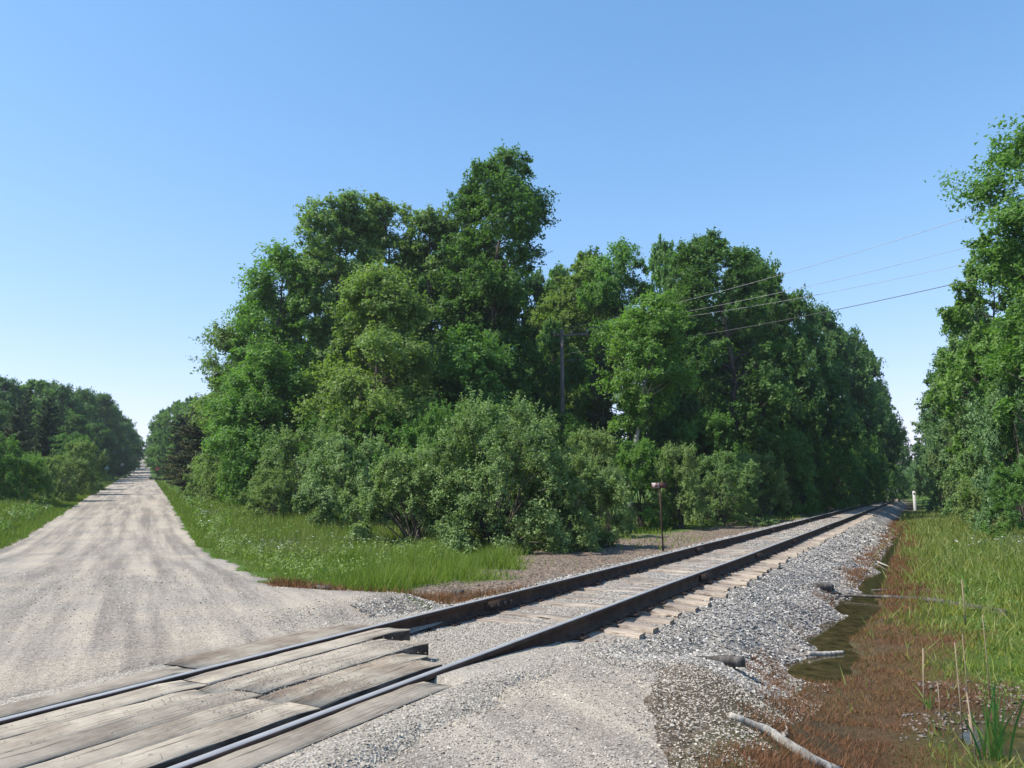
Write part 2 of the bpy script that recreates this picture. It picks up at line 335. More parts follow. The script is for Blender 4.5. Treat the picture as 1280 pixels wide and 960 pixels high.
# one ground sheet to the horizon, rings that widen outwards
ang = np.concatenate([np.arange(-180, -46, 6), np.arange(-46, 46.01, .28), np.arange(50, 180, 6)])
ang = np.radians(ang); rad = [0.4]
while rad[-1] < 2400: rad.append(rad[-1] * 1.024 + .004)
rad = np.array(rad)
RR, AA = np.meshgrid(rad, ang, indexing='ij'); GX = RR * np.sin(AA); GY = RR * np.cos(AA)
GZ = Zs(GX, GY); s_, u_ = xy2su(GX, GY)
near = GY < 1000
dr = np.minimum(xright(GY) - GX, GX - xleft(GY))
GZ = GZ - .09 * smooth(.15, .8, dr) * near - .30 * (smooth(1.7, 1.3, np.abs(u_))) * (s_ > -12) * (s_ < 300)
GZ = GZ - .12 * smooth(2.3, 1.6, np.abs(u_)) * (s_ > 4) * (s_ < 300)
def masks(x, y):
    s, u = xy2su(x, y); n = fbm(x, y, .8); n2 = fbm(x + 50, y, 2.2)
    left = (u < 0)
    dirt = left * smooth(9, 11, s) * smooth(-1.2, .6, u + (n - .5) * 3 - np.interp(s, [9, 14, 18, 23, 30, 60], [-3.3, -3.9, -5.4, -7.2, -4.8, -3.6])) * smooth(75, 40, s)
    dirt = np.maximum(dirt, left * smooth(40, 70, s) * smooth(-5, -3.5, u))
    dirt = np.maximum(dirt, smooth(3.3, 2.6, u) * (u > 0) * smooth(2, 3.5, s))
    redr = (u > 0) * smooth(0, .5, u + (n2 - .5) - np.interp(s, [6, 8.5], [2.65, 2.1])) * smooth(np.interp(s, [5, 8, 12, 20, 40, 80], [4.5, 4.4, 4.2, 4.0, 3.7, 3.4]) + .5, np.interp(s, [5, 8, 12, 20, 40, 80], [3.8, 3.7, 3.5, 3.3, 3.2, 3.1]) - .1, u + (n - .5) * 1.8) * smooth(75, 45, s)
    redl = left * smooth(.62, .5, np.hypot((x + 2.3) / 2.6, (y - 11.7) / .9) * .5) 
    mud = (u > 0) * smooth(-.66, -.76, P_base(u, s)) * smooth(4.0, 5.5, s) 
    return dirt, np.maximum(redr, redl), mud
dm, rm, mm = masks(GX, GY)
na = len(ang); i = np.arange(len(rad) - 1)[:, None]; j = np.arange(na)[None]; j2 = (j + 1) % na
F = np.stack([i * na + j, i * na + j2, (i + 1) * na + j2, (i + 1) * na + j], -1).reshape(-1, 4)[:, ::-1]
V = np.stack([GX, GY, GZ], -1).reshape(-1, 3)
tag(link('ground', mesh_np('ground', V, F, M['ground'], {'dirt': dm, 'red': rm, 'mud': mm}, True)), kind='structure')

# gravel road: a strip tessellated along and across
ya = [-30.0]
while ya[-1] < 640: ya.append(ya[-1] + (.12 if 2 < ya[-1] < 20 else max(.14, abs(ya[-1]) * .014)))
ya = np.array(ya); q = np.linspace(0, 1, 110); q = np.where(q < .5, q ** 1.0, q)
YY, QQ = np.meshgrid(ya, q, indexing='ij')
L_ = xleft(YY); R_ = xright(YY); XX = L_ + (R_ - L_) * QQ
edge = np.exp(-np.minimum(QQ, 1 - QQ) * (R_ - L_) / .8); XX = XX + edge * wob(XX, YY) * np.where(QQ > .5, 1, 1)
ZZ = Zs(XX, YY) + .012; sR, uR = xy2su(XX, YY)
ZZ -= .32 * smooth(1.36, 1.14, np.abs(uR)) + .1 * smooth(5.5, 7, sR) * smooth(2.4, 1.8, np.abs(uR))
ZZ = np.where((QQ < .001) | (QQ > .999), ZZ - .05, ZZ)
ZZ += (noise(XX, YY, 2.0) - .5) * .02
crl = -1.15 - .482 * YY; blend = smooth(30, 14, YY)
across = (XX - crl); along = YY * .055
nn, mm2 = YY.shape; i = np.arange(nn - 1)[:, None]; j = np.arange(mm2 - 1)[None]
F = np.stack([i * mm2 + j, i * mm2 + j + 1, (i + 1) * mm2 + j + 1, (i + 1) * mm2 + j], -1).reshape(-1, 4)
tag(link('gravel_road', mesh_np('gravel_road', np.stack([XX, YY, ZZ], -1).reshape(-1, 3), F, M['road'], {'across': across, 'along': along}, True)), kind='structure')

# ballast bed under the rails
def bedz(s, u):
    x, y = su2xy(s, u); u = u + np.where(u > 1.4, (fbm(x, y, 1.1) - .45) * 1.0 + (noise(x, y, 4.5) - .5) * .16, 0) * smooth(1.4, 2.2, u); a = np.abs(u)
    open_ = np.interp(a, [0, 1.3, 1.5, 2.3, 2.9], [-.185, -.20, -.245, -.66, -.95]) if False else None
    right = np.interp(u, [0, .7, .85, 1.3, 1.5, 2.3, 2.7, 3.0], [-.187, -.195, -.228, -.25, -.285, -.68, -.85, -1.0])
    left = np.interp(-u, [0, .7, .85, 1.3, 1.6, 2.0, 2.4, 2.8], [-.187, -.195, -.19, -.17, -.22, -.33, -.46, -.6])
    zo = np.where(u > 0, right, left)
    rz = roadz(y)
    zc = np.interp(a, [0, .68, .80, .815, 1.3, 1.6, 1.9, 2.4], [0, 0, 0, 1, 1, 1, 1, 1])
    zin = np.where(a < .78, -.16, np.where(s < 5.9, -.05, -.05))
    zcross = np.where(a < .80, zin, np.where((u > np.where(s < 4.1, -1.10, -1.27)) & (u < 1.06) & (s < 4.7), -.13, -.026 + (np.minimum(rz, -.03) + .02) * smooth(1.25, 1.5, a) - .10 * smooth(1.3, 1.7, a + (fbm(x, y, 1.5) - .5) * .8)))
    k = np.where(a < .78, smooth(6.5, 8.5, s), np.where(u > 0, smooth(4.6, 8.6, s), smooth(5.8, 9.0, s)))
    return zcross * (1 - k) + zo * k + (noise(x, y, 2.6) - .5) * .05 * k
sa = [-8.0]
while sa[-1] < 300: sa.append(sa[-1] + (.1 if sa[-1] < 18 else sa[-1] * .0075))
sa = np.array(sa)
ua = np.unique(np.concatenate([np.arange(-2.8, 3.01, .1), [-1.29, -1.27, -1.12, -1.10, -.81, -.79, .79, .81, 1.05, 1.07]]))
SS, UU = np.meshgrid(sa, ua, indexing='ij'); BX, BY = su2xy(SS, UU); BZ = bedz(SS, UU)
fin = smooth(11.5, 7.0, SS) * 1.3 + smooth(.75, .6, np.abs(UU)) * smooth(40, 8, SS) * .4 + .1
rd = np.exp(-((np.abs(UU) - .95) / .3) ** 2) * smooth(7, 9, SS) * .9 + smooth(1.9, 2.4, UU) * .5
nn, mm2 = SS.shape; i = np.arange(nn - 1)[:, None]; j = np.arange(mm2 - 1)[None]
F = np.stack([i * mm2 + j, i * mm2 + j + 1, (i + 1) * mm2 + j + 1, (i + 1) * mm2 + j], -1).reshape(-1, 4)
tag(link('ballast_bed', mesh_np('ballast_bed', np.stack([BX, BY, BZ], -1).reshape(-1, 3), F, M['bed'], {'fines': fin, 'rustdust': rd}, True)), kind='structure')

def top(x, y):                                          # height of whatever lies on top
    x = np.asarray(x, float); y = np.asarray(y, float); s, u = xy2su(x, y); z = Zs(x, y)
    r_ = inroad(x, y) & (s < 9); z = np.where(inroad(x, y), z + .012 + (noise(x, y, 2.0) - .5) * .02, z)
    b = bedz(s, u); inb = (np.abs(u) < 2.75) & (s > -8)
    return np.where(inb & (np.abs(u) < 1.25), b, np.where(inb, np.maximum(z, b), z))

# water in the ditch and marsh
WZ = -.80
sw = np.linspace(5.5, 62, 90); uw = np.linspace(2.0, 7.2, 14)
SS, UU = np.meshgrid(sw, uw, indexing='ij'); WX, WY = su2xy(SS, UU)
nn, mm2 = SS.shape; i = np.arange(nn - 1)[:, None]; j = np.arange(mm2 - 1)[None]
F = np.stack([i * mm2 + j, i * mm2 + j + 1, (i + 1) * mm2 + j + 1, (i + 1) * mm2 + j], -1).reshape(-1, 4)
tag(link('ditch_water', mesh_np('ditch_water', np.stack([WX, WY, np.full(SS.shape, WZ)], -1).reshape(-1, 3), F, M['water'])), kind='structure')

# ---------------------------------------------------------------- railway track
track = empty('railway_track', (0, 0, 0), label='single railway track with rusty rails on old wooden ties running into the trees', cat='railway track')
PR = [(-.036, 0), (.036, 0), (.037, -.035), (.010, -.046), (.009, -.135), (.070, -.155), (.070, -.168), (-.070, -.168), (-.070, -.155), (-.009, -.135), (-.010, -.046), (-.037, -.035)]
PR[0] = (-.030, 0); PR[1] = (.030, 0)
for side in (-.765, .765):
    ss = np.concatenate([np.arange(-9, 80, 1.5), np.arange(80, 290, 4)]); n = len(PR)
    V = []
    for s in ss:
        wv = .004 * sin(s * .9 + side) + .006 * sin(s * .31 + 2 * side)
        for a, b in PR:
            x, y = su2xy(s, side + a + wv); V.append((x, y, b + .004 * sin(s * .55 + side * 3)))
    F = []; mi = []
    for k in range(len(ss) - 1):
        for e in range(n):
            F.append((k * n + e, k * n + (e + 1) % n, (k + 1) * n + (e + 1) % n, (k + 1) * n + e)); mi.append(1 if e == 0 else 0)
    link('rail', mesh_np('rail', V, F, [M['rust'], M['steel']], mi=mi), track)
rng = np.random.default_rng(5)
def tie_mesh(k):
    r = np.random.default_rng(900 + k); nx = 9; xs = np.linspace(-1.3, 1.3, nx); V = []
    for i_, x in enumerate(xs):
        w = .115 + r.uniform(-.012, .012); d = r.uniform(-.012, .006) - (.02 if i_ in (0, nx - 1) else 0)
        V += [(x, -w, -.15), (x, -w, -.012 + d), (x, -w + .018, d), (x, w - .018, d + r.uniform(-.006, .006)), (x, w, -.012 + d), (x, w, -.15)]
    F = []
    for i_ in range(nx - 1):
        for e in range(6): F.append((i_ * 6 + e, i_ * 6 + (e + 1) % 6, (i_ + 1) * 6 + (e + 1) % 6, (i_ + 1) * 6 + e))
    b0 = (nx - 1) * 6; F += [(0, 1, 4, 5), (1, 2, 3, 4), (b0 + 5, b0 + 4, b0 + 1, b0), (b0 + 4, b0 + 3, b0 + 2, b0 + 1)]
    return mesh_np('tie', V, np.array(F)[:, ::-1], M['tie'])
ties = [tie_mesh(k) for k in range(8)]
s = 5.3; k = 0
pm = Acc(); pm.add(*box(0, 0, 0, .30, .18, .016)); 
for dx, dy in ((-.095, -.05), (.095, .05), (.095, -.05)): pm.add(*box(dx, dy, .014, .028, .028, .024))
plate_me = pm.mesh('tie_plate', M['rust'])
while s < 160:
    x, y = su2xy(s, rng.uniform(-.03, .06)); x2, y2 = su2xy(s + 1, 0); x1, y1 = su2xy(s, 0); az = math.atan2(x2 - x1, y2 - y1)
    zt = -.172 + rng.uniform(-.008, .006)
    t = link('tie', ties[k % 8], track, (x, y, zt), (rng.uniform(-.01, .01), rng.uniform(-.004, .008), -az + rng.uniform(-.03, .03)), (1 + rng.uniform(-.03, .03), rng.uniform(.78, 1.0), 1))
    if s < 22:
        for side in (-.765, .765):
            xx, yy = su2xy(s, side); link('tie_plate', plate_me, track, (xx, yy, -.166), (0, 0, -az))
    s += .53 + rng.uniform(-.04, .04); k += 1
# joint bars with bolts on both rails
jb = Acc(); jb.add([(-.011, -.34, .045), (.011, -.34, .05), (.011, -.34, -.03), (.03, -.34, -.055), (-.011, -.34, -.055), (-.011, .34, .045), (.011, .34, .05), (.011, .34, -.03), (.03, .34, -.055), (-.011, .34, -.055)],
                  [(0, 1, 6, 5), (1, 2, 7, 6), (2, 3, 8, 7), (3, 4, 9, 8), (4, 0, 5, 9), (0, 4, 2, 1), (2, 4, 3, 3), (5, 6, 7, 9), (7, 8, 9, 9)])
jb_me = jb.mesh('joint_bar', M['rust'])
bm_ = Acc(); bm_.add(*tube([(0, 0, 0), (.03, 0, 0)], [.018, .018], 6)); bolt_me = bm_.mesh('bolt', M['bolt'])
for side, pxs in ((-.765, (631, 884, 976, 1022)), (.765, (884, 952, 997, 1040))):
    for px in pxs:
        py = (899 - .2485 * px + 3) if side < 0 else (960 - .3654 * (px - 201) + 3)
        gx, gy = gnd(px, py, 0); sj, _ = xy2su(gx, gy); x, y = su2xy(sj, side + .022)
        o = link('joint_bar', jb_me, track, (x, y, -.085), (0, 0, -A))
        for by in (-.25, -.09, .09, .25): link('bolt', bolt_me, o, (.012, by, -.005))

# ---------------------------------------------------------------- planked crossing
cross = empty('level_crossing', (0, 0, 0), label='worn wooden plank crossing carrying the gravel road over the rails', cat='railway crossing')
def plank(s0, s1, u0, u1, zt, m, sub='plank', th=.16, rnd=0, flat=0):
    r = np.random.default_rng(int((s0 + 20) * 97 + u0 * 1313) % 99991)
    ns = max(4, int((s1 - s0) / .18)); nu = 4; c0 = .008; ss = np.linspace(0, s1 - s0, ns); w = u1 - u0; sec = []
    for q_ in ss:
        e = min(q_, (s1 - s0) - q_); drop = -.012 * math.exp(-e / .05)
        wv = .004 * sin(q_ * 3 + u0 * 9); cut = 0
        if rnd and s1 - s0 - q_ < rnd: cut = w * .75 * (1 - math.sqrt(max(0, 1 - (1 - (s1 - s0 - q_) / rnd) ** 2)))
        a = -w / 2 + wv + cut + r.uniform(-.003, .003); b = w / 2 + wv + r.uniform(-.003, .003)
        tops = [(a + (b - a) * f_, drop + r.uniform(-.005, .004)) for f_ in (.02, .33, .66, .98)]
        sec.append([(a, -th), (a, drop - .007)] + tops + [(b, drop - .007), (b, -th)])
    n = 8; V = [(q_, p[0], p[1]) for q_, S in zip(ss, sec) for p in S]; F = []; mi_ = []
    for k_ in range(ns - 1):
        for e in range(n): F.append((k_ * n + e, k_ * n + (e + 1) % n, (k_ + 1) * n + (e + 1) % n, (k_ + 1) * n + e)); mi_.append(1 if e in (0, 6, 7) else 0)  # side faces get the darker wood with painted shade
    for b0, fl in ((0, 1), ((ns - 1) * n, 0)):
        for tri in ((0, 1, 6, 7), (1, 2, 5, 6), (2, 3, 4, 5)):
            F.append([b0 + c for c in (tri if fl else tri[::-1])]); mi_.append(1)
    # local x runs along the rails, local y across towards the left, so mirror y
    V = [(a_, -b_, c_) for a_, b_, c_ in V]
    x, y = st2xy(s0, (u0 + u1) / 2 - UC)
    return link(sub, mesh_np(sub, V, F, [m, M['creosote_shade']], mi=mi_), cross, (x, y, zt), (0, 0, math.pi / 2 - A))
ends = [6.15, 5.72, 5.70, 5.30, 5.10]; us = np.linspace(-.665, .655, 6); zz = [.0, -.006, .002, -.004, -.002]
for i_ in range(5):
    j0 = 3.75 + [.05, -.06, .04, -.05, 0][i_]
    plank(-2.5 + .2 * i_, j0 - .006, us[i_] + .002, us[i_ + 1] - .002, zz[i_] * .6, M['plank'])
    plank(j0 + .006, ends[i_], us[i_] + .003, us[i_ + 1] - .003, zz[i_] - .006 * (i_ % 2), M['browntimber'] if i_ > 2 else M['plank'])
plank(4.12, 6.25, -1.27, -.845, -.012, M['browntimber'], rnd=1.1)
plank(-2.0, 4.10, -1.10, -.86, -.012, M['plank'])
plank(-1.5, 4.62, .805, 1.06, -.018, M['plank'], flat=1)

# ---------------------------------------------------------------- loose stones (real geometry, uncountable)
def stones(name, X, Y, size, m, seed, label=None, lift=.15, flat=.62, half=False):
    r = np.random.default_rng(seed); n = len(X)
    base = np.array([[1, 0, 0], [-1, 0, 0], [0, 1, 0], [0, -1, 0], [0, 0, 1], [0, 0, -1]], float)
    V = base[None] * r.uniform(.55, 1.15, (n, 6, 1)) + r.uniform(-.28, .28, (n, 6, 3)); V[:, :, 2] *= flat
    a = r.uniform(0, 6.283, n); tl = r.uniform(-.7, .7, n)
    V = np.stack([V[:, :, 0] * np.cos(tl)[:, None] - V[:, :, 2] * np.sin(tl)[:, None], V[:, :, 1], V[:, :, 0] * np.sin(tl)[:, None] + V[:, :, 2] * np.cos(tl)[:, None]], -1)
    V = np.stack([V[:, :, 0] * np.cos(a)[:, None] - V[:, :, 1] * np.sin(a)[:, None], V[:, :, 0] * np.sin(a)[:, None] + V[:, :, 1] * np.cos(a)[:, None], V[:, :, 2]], -1)
    V = V * (size[:, None, None] / 2); Z = top(X, Y) if not isinstance(lift, tuple) else lift[0]
    V += np.stack([X, Y, Z + size * (lift if not isinstance(lift, tuple) else .2)], -1)[:, None]
    T = np.array([[0, 2, 4], [2, 1, 4], [1, 3, 4], [3, 0, 4], [2, 0, 5], [1, 2, 5], [3, 1, 5], [0, 3, 5]])
    if half: T = T[:4]
    F = (T[None] + (np.arange(n) * 6)[:, None, None]).reshape(-1, 3)
    o = link(name, mesh_np(name, V.reshape(-1, 3), F, m, {'tint': np.repeat(r.random(n), 6)})); o['kind'] = 'stuff'
    if label: o['label'] = label
    return o
r = np.random.default_rng(11)
def scatter(n, s0, s1, u0, u1, p=1.0):                  # thinner with distance
    s = s0 + (s1 - s0) * r.random(n) ** p; u = r.uniform(u0, u1, n); return s, u
s1_, u1_ = scatter(46000, 6.5, 45, 1.0, 2.75, 1.9); s2_, u2_ = scatter(30000, 6.5, 42, -.7, .7, 1.7); s3_, u3_ = scatter(14000, 7.5, 45, -2.3, -.85, 1.7)
sb = np.concatenate([s1_, s2_, s3_]); ub = np.concatenate([u1_, u2_, u3_])
keep = (r.random(len(sb)) < np.where(np.abs(ub) < .75, .75, 1) * smooth(5, 9, sb)) & ~((np.abs(np.abs(ub) - .765) < .08))
ontie = (np.abs(ub) < 1.3) & (r.random(len(sb)) < np.where(np.abs(ub) < .75, .12, .8)); keep &= ~ontie
sb, ub = sb[keep], ub[keep]; xb, yb = su2xy(sb, ub)
sz = r.uniform(.022, .058, len(sb)) * np.where(np.abs(ub) < .8, .6, 1) * np.clip(sb / 16, 1, 2.2) * np.interp(sb, [6, 10], [.7, 1])
stones('ballast_stones', xb, yb, sz, M['ballast'], 21, 'loose grey and white ballast stones beside and between the rails', .1, half=True)
# fine gravel of the road where the camera sees it from close by
n = 70000; yy = 3.0 + 13 * r.random(n) ** 1.7; xx = r.uniform(-.95, .65, n) * yy * .72 + .25
ok = inroad(xx, yy); s_, u_ = xy2su(xx, yy); ok &= ~((np.abs(u_) < 1.28) & (s_ < 5.9)); ok &= (fbm(xx * 1.0, yy * .35, 1.2) > .22 + .4 * r.random(n))
xx, yy = xx[ok], yy[ok]; stones('road_pebbles', xx, yy, r.uniform(.005, .015, len(xx)) * np.clip(yy / 6, .8, 2) * np.where(r.random(len(xx)) < .03, 1.8, 1), M['pebble'], 22, 'fine loose gravel on the road surface', .12, half=True)
n = 76000; s4 = 2.4 + 7.0 * r.random(n) ** .8; u4 = r.uniform(1.07, 5.2, n); x4, y4 = su2xy(s4, u4)
ok = (fbm(x4, y4, 1.4) > .2 + .4 * r.random(n)) & ((x4 < xright(y4) + .3 + wob(x4, y4) * 2) | (u4 < 3)) & (r.random(len(x4)) > .35 * masks(x4, y4)[1]); x4, y4 = x4[ok], y4[ok]
s5 = r.uniform(5.0, 9.0, 20000); u5 = r.uniform(-.68, .68, 20000); x5, y5 = su2xy(s5, u5)
s6 = r.uniform(5.8, 10.5, 9000); u6 = r.uniform(-2.6, -.84, 9000); x6, y6 = su2xy(s6, u6)
x4 = np.concatenate([x4, x5, x6]); y4 = np.concatenate([y4, y5, y6])
stones('trackside_gravel', x4, y4, r.uniform(.007, .022, len(x4)) * np.where(r.random(len(x4)) < .04, 1.8, 1), M['pebble'], 23, 'mixed pale gravel around the end of the crossing planks', .1, half=True)
# grit lying on the planks
n = 3600; s7 = 5.5 - 2.2 * r.random(n) ** 1.6; u7 = r.uniform(-.35, .64, n); ok = (fbm(s7 * 1.3, u7 * 2.5, 1.6) > .47) | (s7 > 5.25); s7, u7 = s7[ok], u7[ok]
n = 500; s7 = np.concatenate([s7, r.uniform(1, 6.0, n)]); u7 = np.concatenate([u7, r.uniform(-.64, .64, n)])
lim = np.array(ends)[np.clip(np.searchsorted(us, u7) - 1, 0, 4)]; ok = s7 < lim - .03; s7, u7 = s7[ok], u7[ok]; x7, y7 = su2xy(s7, u7)
stones('plank_grit', x7, y7, r.uniform(.005, .015, len(x7)), M['pebble'], 24, 'grit and small stones lying on the crossing planks', (0.004,))
n = 9000; s8 = 9 + 32 * r.random(n) ** 1.3; u8 = r.uniform(-8, -2.1, n); x8, y8 = su2xy(s8, u8)
ok = masks(x8, y8)[0] > .4 + .5 * r.random(n); x8, y8 = x8[ok], y8[ok]
stones('dirt_chips', x8, y8, r.uniform(.02, .07, len(x8)), M['chip'], 25, 'brown chips and stones on the bare strip left of the rails', .1, .4)
n = 1500; s9 = r.uniform(6.9, 9.6, n); u9 = r.uniform(3.7, 5.0, n); x9, y9 = su2xy(s9, u9); ok = (fbm(x9, y9, 2) > .5); x9, y9 = x9[ok], y9[ok]
stones('mud_stones', x9, y9, r.uniform(.02, .06, len(x9)), M['chip'], 26, 'grey brown stones in the mud beside the small puddle', .1, .45)

# ---------------------------------------------------------------- grass and weeds
def blades(name, X, Y, H_, W_, tint, m, seed, lean=.45, Z=None, label=None, one=True):
    r = np.random.default_rng(seed); n = len(X); a = r.uniform(0, 6.283, n); la = r.uniform(0, 6.283, n); ln = r.random(n) * lean * H_
    Z = (Zs(X, Y) if Z is None else Z) - .02
    dx, dy = np.cos(a) * W_ / 2, np.sin(a) * W_ / 2; lx, ly = np.cos(la) * ln, np.sin(la) * ln
    if one:
        V = np.empty((n, 3, 3)); V[:, 0] = np.stack([X - dx, Y - dy, Z], -1); V[:, 1] = np.stack([X + dx, Y + dy, Z], -1); V[:, 2] = np.stack([X + lx, Y + ly, Z + H_ * .98], -1)
        o = link(name, mesh_np(name, V.reshape(-1, 3), np.arange(3 * n).reshape(-1, 3), m, {'tint': np.repeat(np.clip(tint, 0, 1), 3)})); o['kind'] = 'stuff'
        if label: o['label'] = label
        return o
    V = np.empty((n, 5, 3))
    V[:, 0] = np.stack([X - dx, Y - dy, Z], -1); V[:, 1] = np.stack([X + dx, Y + dy, Z], -1)
    V[:, 2] = np.stack([X + dx * .8 + lx * .35, Y + dy * .8 + ly * .35, Z + H_ * .6], -1); V[:, 3] = np.stack([X - dx * .8 + lx * .35, Y - dy * .8 + ly * .35, Z + H_ * .6], -1)
    V[:, 4] = np.stack([X + lx, Y + ly, Z + H_ * .98], -1)
    b = np.arange(n)[:, None] * 5
    F = np.concatenate([b + [0, 1, 2], b + [0, 2, 3], b + [3, 2, 4]], 1).reshape(-1, 3)
    o = link(name, mesh_np(name, V.reshape(-1, 3), F, m, {'tint': np.repeat(np.clip(tint, 0, 1), 5)}, True)); o['kind'] = 'stuff'
    if label: o['label'] = label
    return o
r = np.random.default_rng(31)
# corner between road and track
n = 200000; Y = 10.6 + 19 * r.random(n) ** 1.25; X = xright(Y) + 12 * r.random(n) ** 1.1; s_, u_ = xy2su(X, Y); d_, rd_, _ = masks(X, Y)
ok = (X > xright(Y) + .05 + wob(X, Y)) & (u_ < -2.9) & (r.random(n) > d_ * 1.15) & (r.random(n) > rd_); X, Y = X[ok], Y[ok]; s_, u_ = s_[ok], u_[ok]
e = X - xright(Y); hh = (.08 + .34 * smooth(.2, 2.2, e)) * r.uniform(.35, 1.3, len(X)) * (.15 + 1.7 * fbm(X, Y, 1.1) ** 1.3)
fl = smooth(-7, -10, u_) ; isdry = r.random(len(X)) < .12 + .6 * fl * smooth(.42, .55, fbm(X, Y, .6))
blades('verge_grass', X[~isdry], Y[~isdry], hh[~isdry] * .8, .005 + .0007 * Y[~isdry], .1 + .5 * fbm(X, Y, .7)[~isdry] + r.uniform(-.1, .35, (~isdry).sum()), M['grass'], 1, lean=.95, label='bright green grass on the corner between road and rails')
blades('meadow_grass', X[isdry], Y[isdry], hh[isdry] * 1.05, .003 + .0006 * Y[isdry], r.random(isdry.sum()), M['drygrass'], 2, lean=.8, label='pale seeding grass on the corner between road and rails')
# verges further up both sides of the road
n = 150000; Y = 18 + 125 * r.random(n) ** 1.8; side = r.random(n) < .5; off = 7.5 * r.random(n) ** 1.1
X = np.where(side, xright(Y) + off, xleft(Y) - off); ok = (~side) | (Y > 24); X, Y, off = X[ok], Y[ok], off[ok]
hh = (.12 + .4 * smooth(.3, 3, off)) * r.uniform(.6, 1.3, len(X)); w = .010 + .0011 * Y
blades('roadside_grass', X, Y, hh, w, .25 + .45 * fbm(X, Y, .4) + r.uniform(-.2, .3, len(X)), M['drygrass'] if False else M['grass'], 3, label='green grass on the verges of the gravel road')
k = r.random(len(X)) < .42; blades('roadside_dry_grass', X[k] + .1, Y[k], hh[k] * 1.25, w[k], r.random(k.sum()), M['drygrass'], 4, label='pale seeding grass on the verges of the gravel road')
# left foreground edge too
# red weeds and green right of the ditch
def bank(n, s0, s1, u0, u1, p): s = s0 + (s1 - s0) * r.random(n) ** p; u = r.uniform(u0, u1, n); x, y = su2xy(s, u); return s, u, x, y
s_, u_, X, Y = bank(400000, 3.9, 60, 1.7, 5.6, 2.3); d_, rd_, md_ = masks(X, Y); zt = Zs(X, Y)
ok = (r.random(len(X)) < rd_) & (zt > WZ + .01) & (X > xright(Y) - .4) & (r.random(len(X)) < .15 + smooth(.30, .42, fbm(X + 3, Y, 1.7)))
X, Y, s_, u_ = X[ok], Y[ok], s_[ok], u_[ok]
g = smooth(.48, .66, fbm(X + 9, Y, 1.1)) * .8 + smooth(3.6, 5.0, u_) * .5
g = g * smooth(6.5, 9, s_)
blades('red_weeds', X, Y, r.uniform(.02, .085, len(X)) * np.clip(s_ / 12, 1, 1.6), .003 + .0007 * s_, r.uniform(0, .55, len(X)) + g * .4, M['redweed'], 5, 1.3, label='low reddish brown weeds on the bank beside the ditch')
s_, u_, X, Y = bank(280000, 5.5, 75, 2.6, 11, 1.8); d_, rd_, md_ = masks(X, Y); zt = Zs(X, Y)
ok = (r.random(len(X)) > rd_ * .93) & ((s_ > 8) | (u_ > 3.9)) & (zt > WZ + .015) & (r.random(len(X)) > md_ * .75 * (s_ < 12)) & (r.random(len(X)) > .35 * smooth(.6, .5, fbm(X, Y, 2)))
X, Y, s_, u_ = X[ok], Y[ok], s_[ok], u_[ok]; hh = r.uniform(.04, .17, len(X)) * (.6 + .8 * fbm(X, Y, 1.6)) * (1 + .8 * smooth(5, 8, u_)) * np.clip(s_ / 12, .7, 1.8)
mo = r.random(len(X)) < smooth(7.2, 4.6, u_ + (fbm(X, Y, .6) - .5) * 6) * .85; tn = .15 + .55 * fbm(X, Y, .8) + r.uniform(-.15, .4, len(X))
blades('bank_grass', X[~mo], Y[~mo], hh[~mo], (.006 + .0009 * s_)[~mo], tn[~mo], M['grass'], 6, .9, label='green grass on the bank right of the ditch')
blades('bank_moss', X[mo], Y[mo], hh[mo] * .65, (.006 + .0009 * s_)[mo], tn[mo], M['moss'], 66, 1.2, label='low yellowish green weeds between the red weeds and the green bank')
k = r.random(len(X)) < .22; blades('bank_dry_grass', X[k], Y[k], hh[k] * 1.5, .012 + .0008 * s_[k], r.random(k.sum()), M['drygrass'], 7, 1.1, label='straw coloured blades among the bank grass')
# corner red fringe and patches by the sign
n = 9000; X = r.uniform(-4.3, .6, n); Y = r.uniform(10.5, 13.2, n); ok = (r.random(n) < masks(X, Y)[1]) & (X > xright(Y) + wob(X, Y)); X, Y = X[ok], Y[ok]
blades('corner_red_weeds', X, Y, r.uniform(.05, .18, len(X)), np.full(len(X), .018), r.uniform(0, .7, len(X)), M['redweed'], 8, .9, label='reddish brown weeds edging the corner grass')
s_, u_, X, Y = bank(30000, 13, 70, -17, -2.6, 1.3); ok = ((fbm(X, Y, .35) > .53) | (u_ < -8.5)) & (X > xright(Y) + .6); ok &= (r.random(len(X)) > .75 * masks(X, Y)[0]) ; X, Y, s_ = X[ok], Y[ok], s_[ok]
blades('clearing_grass', X, Y, r.uniform(.08, .3, len(X)), .012 + .0011 * s_, r.uniform(.2, 1, len(X)), M['grass'], 9, .8, label='low green plants on the clearing behind the sign')
# daisies
def herbs(name, X, Y, hgt, rad_, per, lsize, m, seed, label):
    r = np.random.default_rng(seed); n = len(X); P_ = np.repeat(np.stack([X, Y, Zs(X, Y)], -1), per, 0); hh = np.repeat(hgt, per); rr_ = np.repeat(rad_, per)
    f = r.random(n * per); a = r.uniform(0, 6.283, n * per); w = rr_ * (.3 + .7 * np.sin(f * 3.0)) * r.random(n * per) ** .5
    P_ += np.stack([np.cos(a) * w, np.sin(a) * w, f * hh], -1); nr = np.stack([np.cos(a), np.sin(a), 1.2 + 0 * a], -1) + r.normal(0, .5, (n * per, 3))
    V, F = leaf_quads(P_, nr, np.repeat(lsize, per) * r.uniform(.6, 1.3, n * per), r)
    t = np.repeat(r.random(n) * .6, per) + r.random(n * per) * .4
    o = link(name, mesh_np(name, V, F, M[m], {'tint': np.repeat(t, 3)})); o['kind'] = 'stuff'; o['label'] = label
